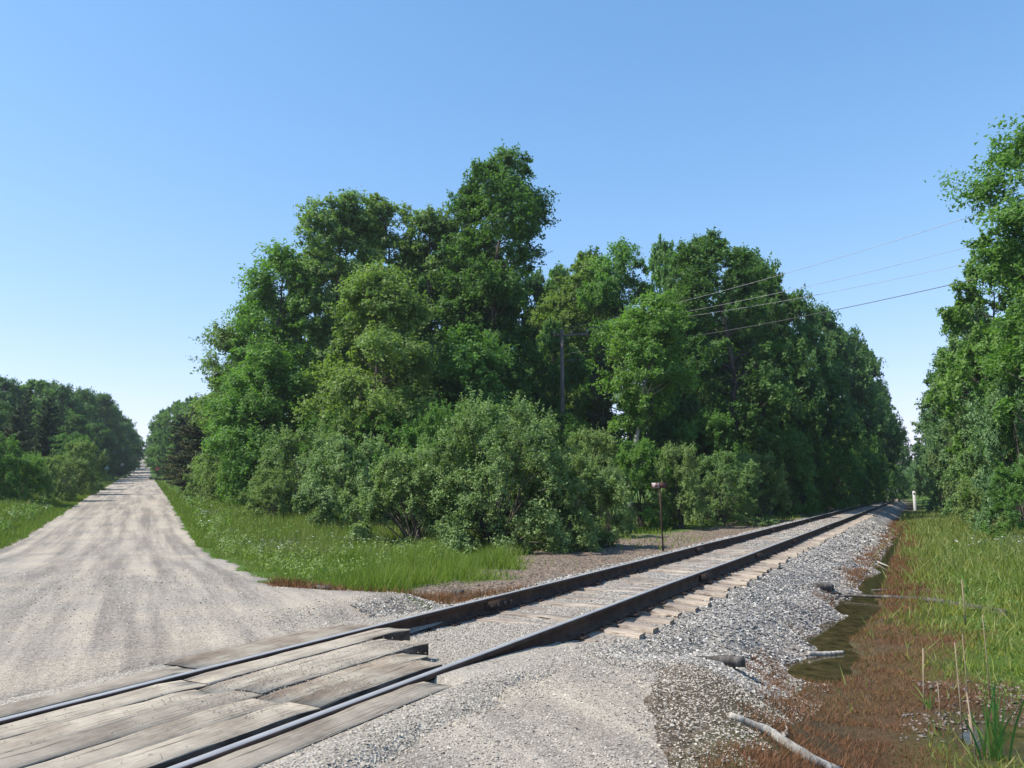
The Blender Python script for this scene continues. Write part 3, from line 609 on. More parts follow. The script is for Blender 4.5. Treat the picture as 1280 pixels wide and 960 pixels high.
def daisies(name, X, Y, Z, size, seed, label):
    r = np.random.default_rng(seed); n = len(X); a = np.arange(6) * math.pi / 3; V = np.empty((n, 6, 3)); tx = r.uniform(-.5, .5, n); ty = r.uniform(-.8, .1, n)
    for q_ in range(6):
        cx, cy = np.cos(a[q_]) * size, np.sin(a[q_]) * size; V[:, q_] = np.stack([X + cx, Y + cy, Z + cx * tx + cy * ty], -1)
    b = np.arange(n)[:, None] * 6; F = np.concatenate([b + [0, 1, 2, 3], b + [0, 3, 4, 5]], 1).reshape(-1, 4)
    o = link(name, mesh_np(name, V.reshape(-1, 3), F, M['petal'])); o['kind'] = 'stuff'; o['label'] = label
def flower_patch(name, cx, cy, rx, ry, n, seed, label):
    r = np.random.default_rng(seed); X = cx + r.normal(0, rx, n); Y = cy + r.normal(0, ry, n)
    ok = ((X > xright(Y) + .3) | (X < xleft(Y) - .3)) & (fbm(X, Y, .9) > .42); X, Y = X[ok], Y[ok]
    daisies(name, X, Y, Zs(X, Y) + r.uniform(.25, .5, len(X)), r.uniform(.014, .03, len(X)) * np.clip(Y / 18, .8, 2.2), seed, label)
flower_patch('daisies', -5.4, 20, 1.3, 2.2, 700, 41, 'white flowers in the grass on the corner verge')
flower_patch('daisies', -14, 37, 1.3, 7, 500, 42, 'white flowers along the right verge of the road')
flower_patch('daisies', -19.5, 55, 1.2, 7, 260, 46, 'white flowers further up the right verge of the road')
flower_patch('daisies', -23, 36, 1.0, 5, 260, 43, 'white flowers on the left verge of the road')
flower_patch('daisies', -18.5, 25, 1.5, 2.0, 120, 44, 'sparse white flowers on the left verge nearest the crossing')
flower_patch('daisies', 15.3, 22.5, .7, 1.4, 420, 45, 'white flowers at the right edge below the trees')

# ---------------------------------------------------------------- trees and shrubs
HERBS = True
def leaf_quads(P_, nrm, size, r):
    n = len(P_); nrm = nrm / (np.linalg.norm(nrm, axis=1)[:, None] + 1e-9)
    a = np.cross(nrm, r.normal(size=(n, 3))); a /= np.linalg.norm(a, axis=1)[:, None] + 1e-9; b = np.cross(nrm, a)
    L = size[:, None] * .5; W = L * r.uniform(.55, .8, (n, 1))
    V = np.stack([P_ - a * L * .9 + b * W * .9, P_ + a * L * 1.1, P_ - a * L * .7 - b * W], 1).reshape(-1, 3)
    return V, (np.arange(n)[:, None] * 3 + np.arange(3))
r = np.random.default_rng(55)
n = 2600; Y = 11 + 22 * r.random(n) ** 1.2; X = xright(Y) + .5 + 9 * r.random(n) ** .9; s_, u_ = xy2su(X, Y); ok = (u_ < -6) & (fbm(X, Y, .7) > .40) & (masks(X, Y)[0] < .3); X, Y = X[ok], Y[ok]
herbs('verge_herbs', X, Y, r.uniform(.15, .5, len(X)), r.uniform(.08, .25, len(X)), 24, .03 + .0015 * Y, 'olive', 56, 'leafy weeds mixed into the corner grass below the thicket')
n = 2600; Y = 20 + 110 * r.random(n) ** 1.6; sd = r.random(n) < .5; off = .8 + 7 * r.random(n); X = np.where(sd, xright(Y) + off, xleft(Y) - off); ok = (fbm(X, Y, .5) > .42) & ((~sd) | (Y > 26)); X, Y = X[ok], Y[ok]
herbs('roadside_herbs', X, Y, r.uniform(.2, .7, len(X)), r.uniform(.15, .4, len(X)), 20, .03 + .0022 * Y, 'aspen', 57, 'leafy weeds along the verges of the gravel road')
n = 2000; s_ = 9 + 55 * r.random(n) ** 1.5; u_ = r.uniform(4.4, 11, n); X, Y = su2xy(s_, u_); ok = (fbm(X, Y, .7) > .44); X, Y = X[ok], Y[ok]
herbs('bank_herbs', X, Y, r.uniform(.06, .3, len(X)), r.uniform(.08, .25, len(X)), 20, .022 + .0018 * Y, 'aspen', 58, 'low leafy weeds in the grass of the bank right of the ditch')
def clump_leaves(acc, c, rc, n, size, r, out, flat=.7, base_t=.5, droop=0.0):
    nt_ = max(5, int(n / 28)); d = r.normal(size=(nt_, 3)); d += out * .55 + np.array([0, 0, .25 - droop]); d /= np.linalg.norm(d, axis=1)[:, None]
    ln = rc * r.uniform(.55, 1.25, nt_); ti = r.integers(0, nt_, n); f = np.where(r.random(n) < .65, 1 - .38 * r.random(n) ** 1.4, r.random(n))
    P_ = c + d[ti] * (ln[ti] * f)[:, None] * [1, 1, flat] + r.normal(0, .075 * rc + .02, (n, 3)) ; P_[:, 2] -= droop * f * rc * .5
    nr = r.normal(size=(n, 3)) * .65 + d[ti] * .5 + out * .2 + [0, 0, .6]
    V, F = leaf_quads(P_, nr, size * r.uniform(.65, 1.35, n), r)
    tw = r.random(nt_) * .35; acc.add(V, F, np.repeat(np.clip(base_t + tw[ti] - .17 + r.uniform(-.2, .2, n), 0, 1), 3))
def limb(acc, p0, p1, r0, r1, r, n=5, sag=.12, k=5):
    p0 = np.array(p0, float); p1 = np.array(p1, float); L = np.linalg.norm(p1 - p0); f = np.linspace(0, 1, k)[:, None]
    P_ = p0 + (p1 - p0) * f; P_ += np.sin(f * math.pi) * np.array([0, 0, -sag * L]) + np.sin(f * 3.1) * r.normal(0, .03 * L, 3)
    acc.add(*tube(P_, np.linspace(r0, r1, k), n, False))
ENV = {'round': ([0, .12, .35, .6, .8, .93, 1], [.35, .72, 1, .96, .74, .45, .12]),
       'tall': ([0, .15, .4, .65, .85, .95, 1], [.7, .95, 1, .92, .7, .45, .2]),
       'column': ([0, .1, .5, .8, 1], [.6, .9, 1, .8, .25]),
       'loose': ([0, .2, .45, .7, .88, .96, 1], [.75, 1, .85, 1, .8, .5, .25])}
def broadleaf(H, R, base, seed, nclump, nleaf, lsize, env='round', rc=.2, m='oak', bk='bark', gaps=0, lean=0, r0=None, core=.45):
    r = np.random.default_rng(seed); tr = Acc(); cr = Acc(); ex, ey = ENV[env]
    k = 9; f = np.linspace(0, 1, k); tp = np.stack([lean * f * H + np.cumsum(r.normal(0, .014 * H, k)), np.cumsum(r.normal(0, .012 * H, k)), f * H * .93], 1); tp[:, :2] -= f[:, None] * (tp[-1, :2] - [lean * H, 0]); tp[0] = 0
    r0 = r0 or .011 * H + .03; tr.add(*tube(tp, r0 * (1 - f) ** .8 + .015, 8, False))
    def trunk_at(z): return np.array([np.interp(z, tp[:, 2], tp[:, 0]), np.interp(z, tp[:, 2], tp[:, 1]), z])
    lob = r.uniform(-1, 1, (5, 3))
    cs = []; tries = 0
    while len(cs) < nclump and tries < nclump * 40:
        tries += 1
        h = r.random() ** .9; a = r.uniform(0, 6.283); e = np.interp(h, ex, ey) * R
        e *= 1 + .22 * sin(a * 2 + lob[0, 0] * 6 + h * 5) + .13 * sin(a * 5 + lob[1, 0] * 6 - h * 9)
        q_ = core + (1 - core) * r.random() ** .75; z = H * (base + (1 - base) * h)
        c = trunk_at(min(z, H * .93)); c = c + np.array([cos(a) * e * q_, sin(a) * e * q_, z - c[2]])
        if gaps and noise(c[0] * 3 + seed, c[1] * 2 + c[2] * 2.2, .22) < gaps: continue
        if cs and min(np.linalg.norm((c - o) * [1, 1, 1.2]) for o, _ in cs) < R * rc * .42: continue
        cs.append((c, np.array([cos(a), sin(a), .3 + h])))
    per = nleaf // max(1, len(cs))
    for c, out in cs:
        kf = r.choice([.65, .95, 1.25, 1.7]) * r.uniform(.85, 1.15); rr = max(R * rc, .75) * 1.1 * kf; clump_leaves(cr, c, rr, int(per * .82 * kf ** 1.5), lsize, r, out / np.linalg.norm(out), .72, .3 + .4 * r.random())
        z0 = max(H * base * .6, min(c[2] - .35 * np.hypot(c[0], c[1]) - .3 * R * r.random(), H * .88)); p = trunk_at(z0)
        limb(tr, p, c, max(.02, r0 * .32 * (1 - z0 / H) + .012), .010, r, 4, .06)
    return tr.mesh('trunk', M[bk]), cr.mesh('crown', M[m])
def shrub(H, R, seed, nclump, nleaf, lsize, m='olive', low=.03, squat=1.0):
    r = np.random.default_rng(seed); tr = Acc(); cr = Acc(); cs = []; ph = r.uniform(0, 6, 4); tries = 0
    while len(cs) < nclump and tries < nclump * 30:
        tries += 1
        a = r.uniform(0, 6.283); el = r.random() ** 1.25; q_ = .5 + .5 * r.random() ** .5; lob = 1 + .2 * sin(2 * a + ph[0]) + .14 * sin(5 * a + ph[1]) + .12 * sin(el * 9 + ph[2] + 3 * a)
        zz_ = H * (low + (1 - low) * (el ** .8) * (.86 + .14 * q_)); rad_ = R * q_ * lob * math.sqrt(max(.03, 1 - (max(0, el - .12) / .9) ** 2.2)); 
        c = np.array([cos(a) * rad_, sin(a) * rad_, zz_])
        if cs and min(np.linalg.norm(c - o) for o in cs) < R * .085: continue
        cs.append(c); out = np.array([cos(a), sin(a), .2 + el * 1.6]); out /= np.linalg.norm(out)
        clump_leaves(cr, c, min(R, H) * r.uniform(.13, .26), int(nleaf * .85 / nclump * r.uniform(.6, 1.4)), lsize, r, out * 1.2 + [0, 0, .5], 1.15, .15 + .6 * r.random())
        if el > .35:
            for q_2 in range(2):
                d = out * r.uniform(.2, .6) + np.array([r.normal(0, .2), r.normal(0, .2), 1]); d /= np.linalg.norm(d); Ls = min(R, H) * r.uniform(.25, .48); nn_ = max(6, int(nleaf * .06 / nclump)); f = r.random(nn_)
                Vq, Fq = leaf_quads(c + d * (Ls * f)[:, None] + r.normal(0, .03 + .02 * H, (nn_, 3)) * (1.1 - f)[:, None], r.normal(size=(nn_, 3)) + [0, 0, .5], lsize * r.uniform(.7, 1.2, nn_), r); cr.add(Vq, Fq, np.repeat(np.clip(.45 + .5 * f * r.random(nn_) + .1, 0, 1), 3))
        if len(cs) % 3 == 0: limb(tr, (r.normal(0, .12), r.normal(0, .12), -.05), c, .028, .008, r, 4, -.12)
    return tr.mesh('stem', M['bark']), cr.mesh('foliage', M[m])
def conifer(H, R, seed, m='pine', nl=36000, ls=.16):
    r = np.random.default_rng(seed); tr = Acc(); cr = Acc(); tr.add(*tube([(0, 0, 0), (.05, 0, H * .5), (0, .05, H * .97)], [.013 * H + .03, .009 * H, .012], 8, False))
    z = .1 * H; bs = []
    while z < H * .98:
        f = z / H; Lm = R * (1 - f) ** .75 * (1 - .5 * (f < .15)) + .12
        for q_ in range(int(r.integers(5, 8))): bs.append((z + r.normal(0, .1), r.uniform(0, 6.283), Lm * r.uniform(.65, 1.15)))
        z += H * .033
    tot = sum(b[2] for b in bs)
    for z, a, L in bs:
        d = np.array([cos(a), sin(a), 0]); up = .25 if z > H * .6 else -.05
        limb(tr, (0, 0, z), d * L + [0, 0, z + up * L], .02 + .01 * L, .006, r, 4, .08, 4)
        n = int(nl * L / tot); f = r.random(n) ** .7; side = np.array([-sin(a), cos(a), 0]); wdt = .28 * L * (1 - f * .7)
        P_ = d * (L * f)[:, None] + side * (r.normal(0, .5, n) * wdt)[:, None] + np.stack([0 * f, 0 * f, z + up * L * f - np.sin(f * 3.14) * .08 * L + r.normal(0, .06, n)], -1)
        V, F = leaf_quads(P_, r.normal(size=(n, 3)) + [0, 0, .4], ls * r.uniform(.7, 1.3, n), r); cr.add(V, F, np.repeat(np.clip(.3 + .4 * f + r.uniform(-.25, .3, n), 0, 1), 3))
    return tr.mesh('trunk', M['bark']), cr.mesh('crown', M[m])

def put(kind, meshes, x, y, scale=(1, 1, 1), rz=0, dz=0, label=None, cat='tree', group=None):
    e = empty(kind, (x, y, float(Zs(x, y)) - .06 + dz), rz, label=label, cat=cat, group=group); e.scale = scale
    nm = ('stem', 'foliage') if cat in ('shrub', 'bush') else ('trunk', 'crown')
    link(nm[0], meshes[0], e); link(nm[1], meshes[1], e); return e
def dims(px, top_, Y, hw):
    x, _, zt = at(px, top_, Y); return x, zt - float(Zs(x, Y)) + .06, hw / 958.0 * Y
def hero(kind, px, top_, Y, hw, label, base=.12, nl=26000, nc=75, ls=.17, env='round', m='oak', bk='bark', gaps=0, lean=0, seed=1, group=None, core=.45, rc=.2):
    x, H, R = dims(px, top_, Y, hw); ms = broadleaf(H * .97, R * .92, base, seed, int(nc * 1.5), int(nl * 1.65), ls * 1.17, env, rc, m, bk, gaps, lean, core=core)
    return put(kind, ms, x, Y, label=label, group=group)
G1 = 'tall trees of the wood between road and rails'
hero('tall_tree', 640, 190, 46, 76, 'tallest tree of the wood with loose dark clumps of leaves against the sky', .20, 32000, 85, .17, 'loose', 'oak', gaps=.27, seed=8, group=G1, core=.3, rc=.23)
hero('tall_tree', 588, 228, 48, 40, 'dark loose tree close against the left side of the tallest tree', .25, 17000, 45, .17, 'loose', 'oak', gaps=.27, seed=21, group=G1, core=.3, rc=.23)
hero('broadleaf_tree', 355, 308, 46, 50, 'bright green tree rising at the road side left end of the wood', .15, 26000, 70, .16, 'tall', 'maple', gaps=.2, seed=2, group=G1)
hero('broadleaf_tree', 425, 243, 47, 46, 'slim high tree behind the yellowish tree, first high crown from the left', .2, 24000, 60, .17, 'loose', 'aspen', gaps=.3, seed=3, group=G1)
hero('aspen_tree', 482, 234, 49, 54, 'tall leafy tree with a pointed top, second high crown from the left', .15, 28000, 75, .17, 'tall', 'aspen', gaps=.15, seed=4, group=G1)
hero('aspen_tree', 540, 262, 48, 50, 'greyish green tree with thin dead twigs at its top, left of the tallest tree', .15, 26000, 70, .17, 'round', 'aspen', gaps=.15, seed=5, group=G1)
hero('aspen_tree', 478, 345, 40, 82, 'broad yellowish green tree in front of the higher trees with its forked trunk showing', .2, 34000, 85, .15, 'round', 'aspen', seed=6, group=G1)
hero('broadleaf_tree', 300, 402, 50, 36, 'small pale tree at the left edge of the wood above the pines', .1, 20000, 55, .16, 'tall', 'aspen', gaps=.2, seed=7, group=G1)
hero('broadleaf_tree', 335, 440, 41, 52, 'low bright green tree below the left end of the wood', .08, 24000, 65, .14, 'round', 'maple', seed=9, group=G1)
hero('broadleaf_tree', 590, 405, 41, 50, 'mid sized green tree in front of the lower trunk of the tallest tree', .1, 24000, 65, .15, 'tall', 'maple', seed=10, group=G1)
hero('broadleaf_tree', 775, 306, 55, 58, 'round topped green tree above the utility pole wires', .12, 26000, 70, .18, 'round', 'maple', seed=11, group=G1)
hero('broadleaf_tree', 892, 290, 51, 82, 'big dark round tree, highest crown of the right half of the wood', .1, 38000, 100, .18, 'round', 'oak', seed=12, group=G1)
hero('birch_tree', 784, 372, 41, 50, 'pale barked leaning birch with its bare lower trunk showing', .46, 18000, 55, .15, 'round', 'maple', 'birch', lean=.11, seed=13, group=G1, gaps=.15)
hero('broadleaf_tree', 722, 316, 58, 44, 'slim pale tree just right of the tallest tree with sky between its branches', .2, 20000, 60, .18, 'loose', 'aspen', gaps=.15, seed=14, group=G1)
hero('broadleaf_tree', 1300, 152, 29, 82, 'tall tree at the right edge of the picture reaching over the wires', .25, 32000, 75, .14, 'loose', 'maple', gaps=.3, seed=15)
# shared stock of trees for the rest
P_round = [broadleaf(12, 4.0, .08, 60 + q_, 120, 40000, .26, 'round', .2, m_) for q_, m_ in enumerate(('oak', 'maple', 'aspen'))]
P_tall = [broadleaf(14, 3.3, .1, 70 + q_, 105, 36000, .26, 'tall', .22, m_) for q_, m_ in enumerate(('oak', 'willow', 'maple'))]
P_con = [conifer(10, 2.8, 80, 'pine'), conifer(9, 3.0, 81, 'brownpine')]
P_sh = [shrub(3, 2.2, 90 + q_, 80, 34000, .095, m_) for q_, m_ in enumerate(('olive', 'olive', 'maple', 'willow'))]
P_tsh = [shrub(5.6, 2.3, 190 + q_, 120, 42000, .11, m_) for q_, m_ in enumerate(('olive', 'willow', 'maple'))]
def stock(kind, pr, nomH, nomR, px, top_, Y, hw, label, group=None, cat='tree', rz=None, seed=0):
    x, H, R = dims(px, top_, Y, hw); r = random.Random(px * 7 + Y * 3 + seed)
    if kind == 'shrub' and H / R > 1.9: pr = P_tsh[{P_sh[0][1].name: 0, P_sh[1][1].name: 0, P_sh[3][1].name: 1}.get(pr[1].name, 2)]; nomH, nomR = 5.6, 2.3
    return put(kind, pr, x, Y, (R / nomR, R / nomR, H / nomH), r.uniform(0, 6.28) if rz is None else rz, label=label, cat=cat, group=group)
for px, tp_, Y, hw, q_, lb in [
    (952, 350, 60, 60, 0, 'dark tree on the right shoulder of the biggest dark crown, under the wires'),
    (990, 384, 63, 56, 0, 'dark tree of the trackside wall, first below the step in the skyline'),
    (1028, 402, 83, 52, 0, 'dark round topped tree of the trackside wall, just right of the skyline step'),
    (1058, 426, 98, 44, 0, 'dark tree of the trackside wall, third from its low end'),
    (1079, 452, 118, 36, 0, 'dark tree of the trackside wall, second from its low end'),
    (1096, 486, 140, 28, 0, 'last tall tree of the trackside wall before the gap of sky')]:
    stock('broadleaf_tree', P_round[q_], 12, 4.0, px, tp_, Y, hw, lb, 'trees walling the left side of the track')
for px, tp_, Y, hw, pr, lb in [
    (1240, 318, 39, 60, P_tall[2], 'green tree behind the tall tree at the right edge'),
    (1214, 385, 50, 52, P_tall[1], 'greyish green tree in the middle of the right hand row'),
    (1190, 445, 68, 42, P_tall[0], 'darker tree of the right hand row, second from the gap of sky'),
    (1172, 492, 92, 30, P_tall[1], 'tree of the right hand row nearest the gap of sky')]:
    stock('broadleaf_tree', pr, 14, 3.3, px, tp_, Y, hw, lb, 'row of trees right of the track')
stock('broadleaf_tree', P_round[1], 12, 4, 1290, 380, 33, 70, 'full green tree below the tall crown at the right edge', 'row of trees right of the track')
ORD = 'first second third fourth fifth sixth seventh eighth ninth tenth eleventh twelfth thirteenth fourteenth fifteenth sixteenth seventeenth eighteenth nineteenth twentieth twenty-first twenty-second twenty-third twenty-fourth'.split()
def ordinal(lst, px): return ORD[[v[:3] for v in sorted(lst)].index(px)]
# filler behind the front trees: nothing tells these apart
rr = random.Random(3)
inner = [(400, 320, 60, 50), (560, 300, 62, 50), (610, 330, 64, 45), (665, 360, 62, 45), (700, 385, 66, 45), (745, 340, 68, 45), (830, 315, 66, 50), (850, 340, 58, 40), (930, 330, 66, 50), (460, 300, 62, 50), (330, 380, 62, 45), (520, 330, 70, 60), (690, 410, 52, 40), (641, 420, 52, 45), (565, 440, 50, 40), (855, 400, 50, 40), (935, 420, 58, 45), (985, 440, 66, 40), (697, 345, 63, 46), (738, 330, 64, 44), (600, 300, 60, 44)]
for px, tp_, Y, hw in inner:
    pr = rr.choice(P_round[:2] + P_tall[:1]); nh, nr = (12, 4.0) if pr in P_round else (14, 3.3)
    stock('broadleaf_tree', pr, nh, nr, px, tp_, Y, hw, 'green tree behind the front row of the wood, %s from the left' % ordinal(inner, (px, tp_, Y)), 'inner trees of the wood between road and rails')
# trackside trees deeper in, both sides, closing the view
for s_ in range(60, 300, 9):
    for u_, hh in ((-13.5 + rr.uniform(-1.5, 1.5), 13), (-20 + rr.uniform(-2, 2), 15), (11.8 + rr.uniform(-1, 1.5), 11 if s_ < 110 else 10), (17 + rr.uniform(-2, 2), 13)):
        if u_ < 0 and s_ < 75: continue
        if u_ > 0 and s_ < 100: 
            if u_ < 14: continue
        x, y = su2xy(s_ + rr.uniform(-3, 3), u_); pr = rr.choice(P_round); k_ = rr.uniform(.85, 1.12) * hh / 12
        put('broadleaf_tree', pr, float(x), float(y), (k_, k_, k_ * (.92 if s_ > 140 else 1)), rr.uniform(0, 6.28), label='green tree lining the far stretch of the railway cutting', cat='tree', group='far trees along both sides of the railway')
for s_, u_ in ((318, -14), (316, -6), (322, 2), (330, -3), (326, 10), (320, 18), (334, 24)):
    x, y = su2xy(s_, u_); put('broadleaf_tree', P_round[1], float(x), float(y), (1.7, 1.7, 1.45), rr.uniform(0, 6), label='green tree closing the view at the end of the railway', cat='tree', group='trees at the end of the railway')
# conifers
for px, tp_, Y, hw, q_, lb in [(752, 425, 49, 36, 0, 'dark conifer behind the utility pole, left of the leaning birch'),
    (250, 506, 62, 46, 1, 'brownish pine at the left foot of the wood, nearest the round dark bush'), (226, 516, 80, 32, 0, 'dark pine between the brownish pine and the road'),
    (276, 520, 56, 34, 1, 'small brown pine half hidden behind the dark green shrubs at the wood edge'), (62, 495, 66, 36, 0, 'dark spreading conifer left of the road'),
    (22, 508, 60, 34, 1, 'brownish conifer near the left edge of the picture'), (34, 490, 80, 30, 0, 'slim blue green spruce behind the conifers left of the road')]:
    stock('conifer', P_con[q_], (10, 9)[q_], (2.8, 3.0)[q_], px, tp_, Y, hw, lb)
# wood on the left of the road and over the hill
dwood = [(-30, 470, 95, 40, 0), (8, 472, 100, 36, 0), (45, 470, 108, 34, 1), (78, 480, 112, 30, 0), (105, 484, 125, 26, 0), (128, 490, 140, 26, 0), (150, 500, 160, 24, 0), (168, 508, 190, 20, 1), (180, 520, 240, 16, 1), (120, 525, 120, 24, 0), (140, 530, 150, 22, 0), (95, 515, 100, 26, 0), (155, 540, 175, 16, 0), (165, 530, 210, 14, 0), (-60, 480, 80, 40, 0), (20, 478, 128, 34, 1), (60, 476, 134, 34, 0), (91, 484, 146, 30, 1), (116, 490, 158, 28, 0), (142, 500, 178, 24, 1), (0, 500, 90, 36, 0), (50, 510, 92, 34, 0)]
dwood = [(min(v[0], round(640 + float(xleft(v[2])) / v[2] * 958 - v[3] * .7)), v[1] + 10) + v[2:] for v in dwood]
for px, tp_, Y, hw, q_ in dwood:
    stock('broadleaf_tree', P_round[q_], 12, 4.0, px, tp_, Y, hw, 'green tree of the distant wood left of the gravel road, %s from the left' % ordinal(dwood, (px, tp_, Y)), 'distant wood left of the road')
droad = [(205, 515, 170, 18, 1), (222, 505, 150, 22, 1), (240, 500, 130, 24, 1), (258, 498, 110, 26, 2), (212, 535, 155, 14, 1), (200, 528, 210, 12, 1), (228, 530, 120, 16, 1), (275, 490, 95, 26, 1), (196, 540, 260, 8, 1), (290, 470, 75, 30, 2)]
for px, tp_, Y, hw, q_ in droad:
    stock('broadleaf_tree', P_round[q_], 12, 4.0, px, tp_, Y, hw, 'bright green tree right of the far road, %s from the road side' % ordinal(droad, (px, tp_, Y)), 'distant trees right of the road')
for Y in range(166, 620, 22):
    for off in (-7.8 if Y > 200 else -6.8, -14, 8.5, 15, -21, 24):
        if off > 0 and Y < 215: continue
        x = -1.15 - .482 * Y + off + rr.uniform(-1.5, 1.5); pr = rr.choice(P_round); k_ = rr.uniform(.9, 1.15) if off < 0 else rr.uniform(.75, 1.0)
        put('broadleaf_tree', pr, x, Y + rr.uniform(-8, 8), (k_, k_, k_), rr.uniform(0, 6), label='green tree beside the road on the far hill', cat='tree', group='trees beside the road on the far hill')

# shrubs
def bhero(px, top_, Y, hw, lb, nl, nc, ls, seed, m='olive'):
    x, H, R = dims(px, top_, Y, hw); return put('shrub', shrub(H, R, seed, nc, int(nl * 1.9), ls * 1.1, m), x, Y, label=lb, cat='shrub', group='shrubs on the corner between road and rails')
bhero(622, 512, 23, 88, 'tallest pale green shrub in the middle of the corner thicket', 46000, 140, .070, 1)
bhero(698, 578, 23.5, 64, 'dark green shrub at the right end of the thicket, shading the bare ground', 30000, 100, .070, 2)
bhero(520, 572, 23.5, 66, 'round grey green shrub left of the tallest shrub in the thicket', 28000, 90, .070, 3)
bhero(455, 560, 29, 70, 'wide grey green shrub behind the tall corner grass', 28000, 90, .080, 4)
bhero(385, 545, 36, 68, 'broad shrub left of the thicket, above the white flowers', 28000, 90, .090, 5)
gB = 'shrubs on the corner between road and rails'
for px, tp_, Y, hw, q_, lb in [
    (318, 562, 42, 44, 2, 'dark green shrub between the round dark bush and the broad shrub'),
    (256, 572, 52, 22, 0, 'round dark bush at the left foot of the wood beside the verge'),
    (285, 580, 48, 26, 1, 'low pale shrub just right of the round dark bush'),
    (340, 590, 33, 34, 1, 'low shrub in front of the broad shrub near the road bend'),
    (560, 512, 33, 40, 2, 'bright green sapling shrub rising behind the tallest shrub on its left'),
    (665, 530, 31, 50, 0, 'shrub behind the tallest shrub, under the utility pole'),
    (740, 545, 33, 46, 1, 'shrub behind the right end of the thicket, left of the rusty sign'),
    (798, 556, 36, 50, 2, 'green shrub at the foot of the leaning birch'),
    (848, 562, 35, 36, 0, 'silvery shrub directly behind the rusty sign'),
    (898, 568, 38, 42, 3, 'pale shrub right of the rusty sign'),
    (945, 572, 43, 34, 0, 'last pale shrub along the track, above the dead reeds'),
    (760, 590, 29, 26, 1, 'low shrub between the dark shrub and the clearing'),
    (500, 522, 37, 60, 2, 'tall green undergrowth below the yellowish tree'),
    (420, 520, 39, 50, 2, 'green undergrowth under the left part of the wood'),
    (885, 520, 48, 50, 2, 'dark undergrowth below the big dark tree'),
    (700, 528, 45, 46, 2, 'dark undergrowth around the foot of the utility pole')]:
    stock('shrub', P_sh[q_], 3, 2.2, px, tp_, Y, hw, lb, gB, 'shrub')
foot = [(975, 540, 52, 36), (1010, 550, 60, 34), (1045, 560, 72, 30), (1075, 568, 88, 26), (1098, 575, 108, 20), (1115, 585, 140, 16), (1125, 592, 180, 12), (985, 500, 60, 40), (1030, 520, 74, 36), (1070, 530, 92, 30), (931, 520, 54, 40)]
for px, tp_, Y, hw in foot:
    stock('shrub', P_sh[2], 3, 2.2, px, tp_, Y, hw, 'dark shrub at the foot of the trackside wall of trees, %s from the left' % ordinal(foot, (px, tp_, Y)), 'shrubs at the foot of the trackside wall of trees', 'shrub')
gR = 'shrubs right of the track'
for px, tp_, Y, hw, q_, lb in [
    (1268, 470, 31, 52, 3, 'large willowy shrub at the right edge below the tall tree'),
    (1290, 580, 26.5, 44, 2, 'low dark green shrub at the right edge touching the grass bank'),
    (1232, 500, 40, 48, 3, 'light green willowy shrub, second from the right edge'),
    (1204, 515, 52, 36, 0, 'silvery shrub in the middle of the right hand row'),
    (1182, 530, 66, 28, 3, 'silvery willowy shrub leaning out behind the white post'),
    (1168, 548, 84, 20, 0, 'small silvery shrub at the far end of the right hand row'),
    (1240, 590, 36, 38, 0, 'low silvery shrub at the foot of the right hand row')]:
    stock('shrub', P_sh[q_], 3, 2.2, px, tp_, Y, hw, lb, gR, 'shrub')
gL = 'shrubs left of the road'
for px, tp_, Y, hw, q_, lb in [
    (100, 556, 62, 28, 1, 'rounded light green shrub left of the road below the dark conifer'),
    (70, 575, 52, 34, 1, 'pale shrub on the left verge between two rounder shrubs'),
    (25, 575, 46, 40, 2, 'green shrub near the left edge of the picture beside the grass'),
    (-15, 545, 44, 40, 2, 'dark shrub cut by the left edge of the picture'),
    (102, 572, 78, 14, 1, 'small shrub left of the road beside the blue grey sign'),
    (85, 545, 75, 30, 2, 'shrub in front of the distant wood right of the dark conifer')]:
    stock('shrub', P_sh[q_], 3, 2.2, px, tp_, Y, hw, lb, gL, 'shrub')

# ---------------------------------------------------------------- utility pole and wires
def pole(x, y, H, rz, label):
    z0 = float(Zs(x, y)); e = empty('utility_pole', (x, y, z0), rz, label=label, cat='utility pole', group='utility poles')
    a = Acc(); a.add(*tube([(0, 0, 0), (.02, 0, H * .5), (0, 0, H)], [.16, .135, .105], 10)); link('post', a.mesh('post', M['polewood'], False), e)
    a = Acc(); a.add(*box(.55, .12, H - .35, 2.3, .1, .12)); link('crossarm', a.mesh('crossarm', M['polewood']), e)
    a = Acc(); a.add(*tube([(0, .06, H - .8), (.5, .12, H - .42)], [.02, .02], 5)); link('brace', a.mesh('brace', M['polewood']), e)
    a = Acc(); a.add(*tube([(0, .06, H - 2.0), (1.0, .1, H - 1.95)], [.035, .03], 6)); link('lower_arm', a.mesh('lower_arm', M['polewood']), e)
    for px_ in (-.5, .6, 1.6):
        a = Acc(); a.add(*tube([(px_, .12, H - .3), (px_, .12, H - .15), (px_, .12, H - .06)], [.03, .06, .03], 8)); link('insulator', a.mesh('insulator', M['glass']), e)
    return e, z0 + H
p1 = at(702, 412, 47); p2 = at(1440, 250, 26); p3 = at(505, 500, 84)
H1 = p1[2] - float(Zs(p1[0], p1[1])); pole(p1[0], p1[1], H1, -.25, 'wooden utility pole with a crossarm standing in front of the wood')
pole(p2[0], p2[1], p2[2] - float(Zs(p2[0], p2[1])), -.5, 'wooden utility pole beyond the right edge, behind the trees'); pole(p3[0], p3[1], p3[2] - float(Zs(p3[0], p3[1])), -.2, 'wooden utility pole hidden deep in the wood')
def wire(a, b, sag, rad_, m, label):
    a = np.array(a); b = np.array(b); f = np.linspace(0, 1, 24)[:, None]; P_ = a + (b - a) * f; P_[:, 2] -= (4 * sag * f * (1 - f))[:, 0]
    ac = Acc(); ac.add(*tube(P_, np.full(24, rad_), 5)); tag(link('overhead_wire', ac.mesh('overhead_wire', M[m])), label, 'wire', 'overhead wires')
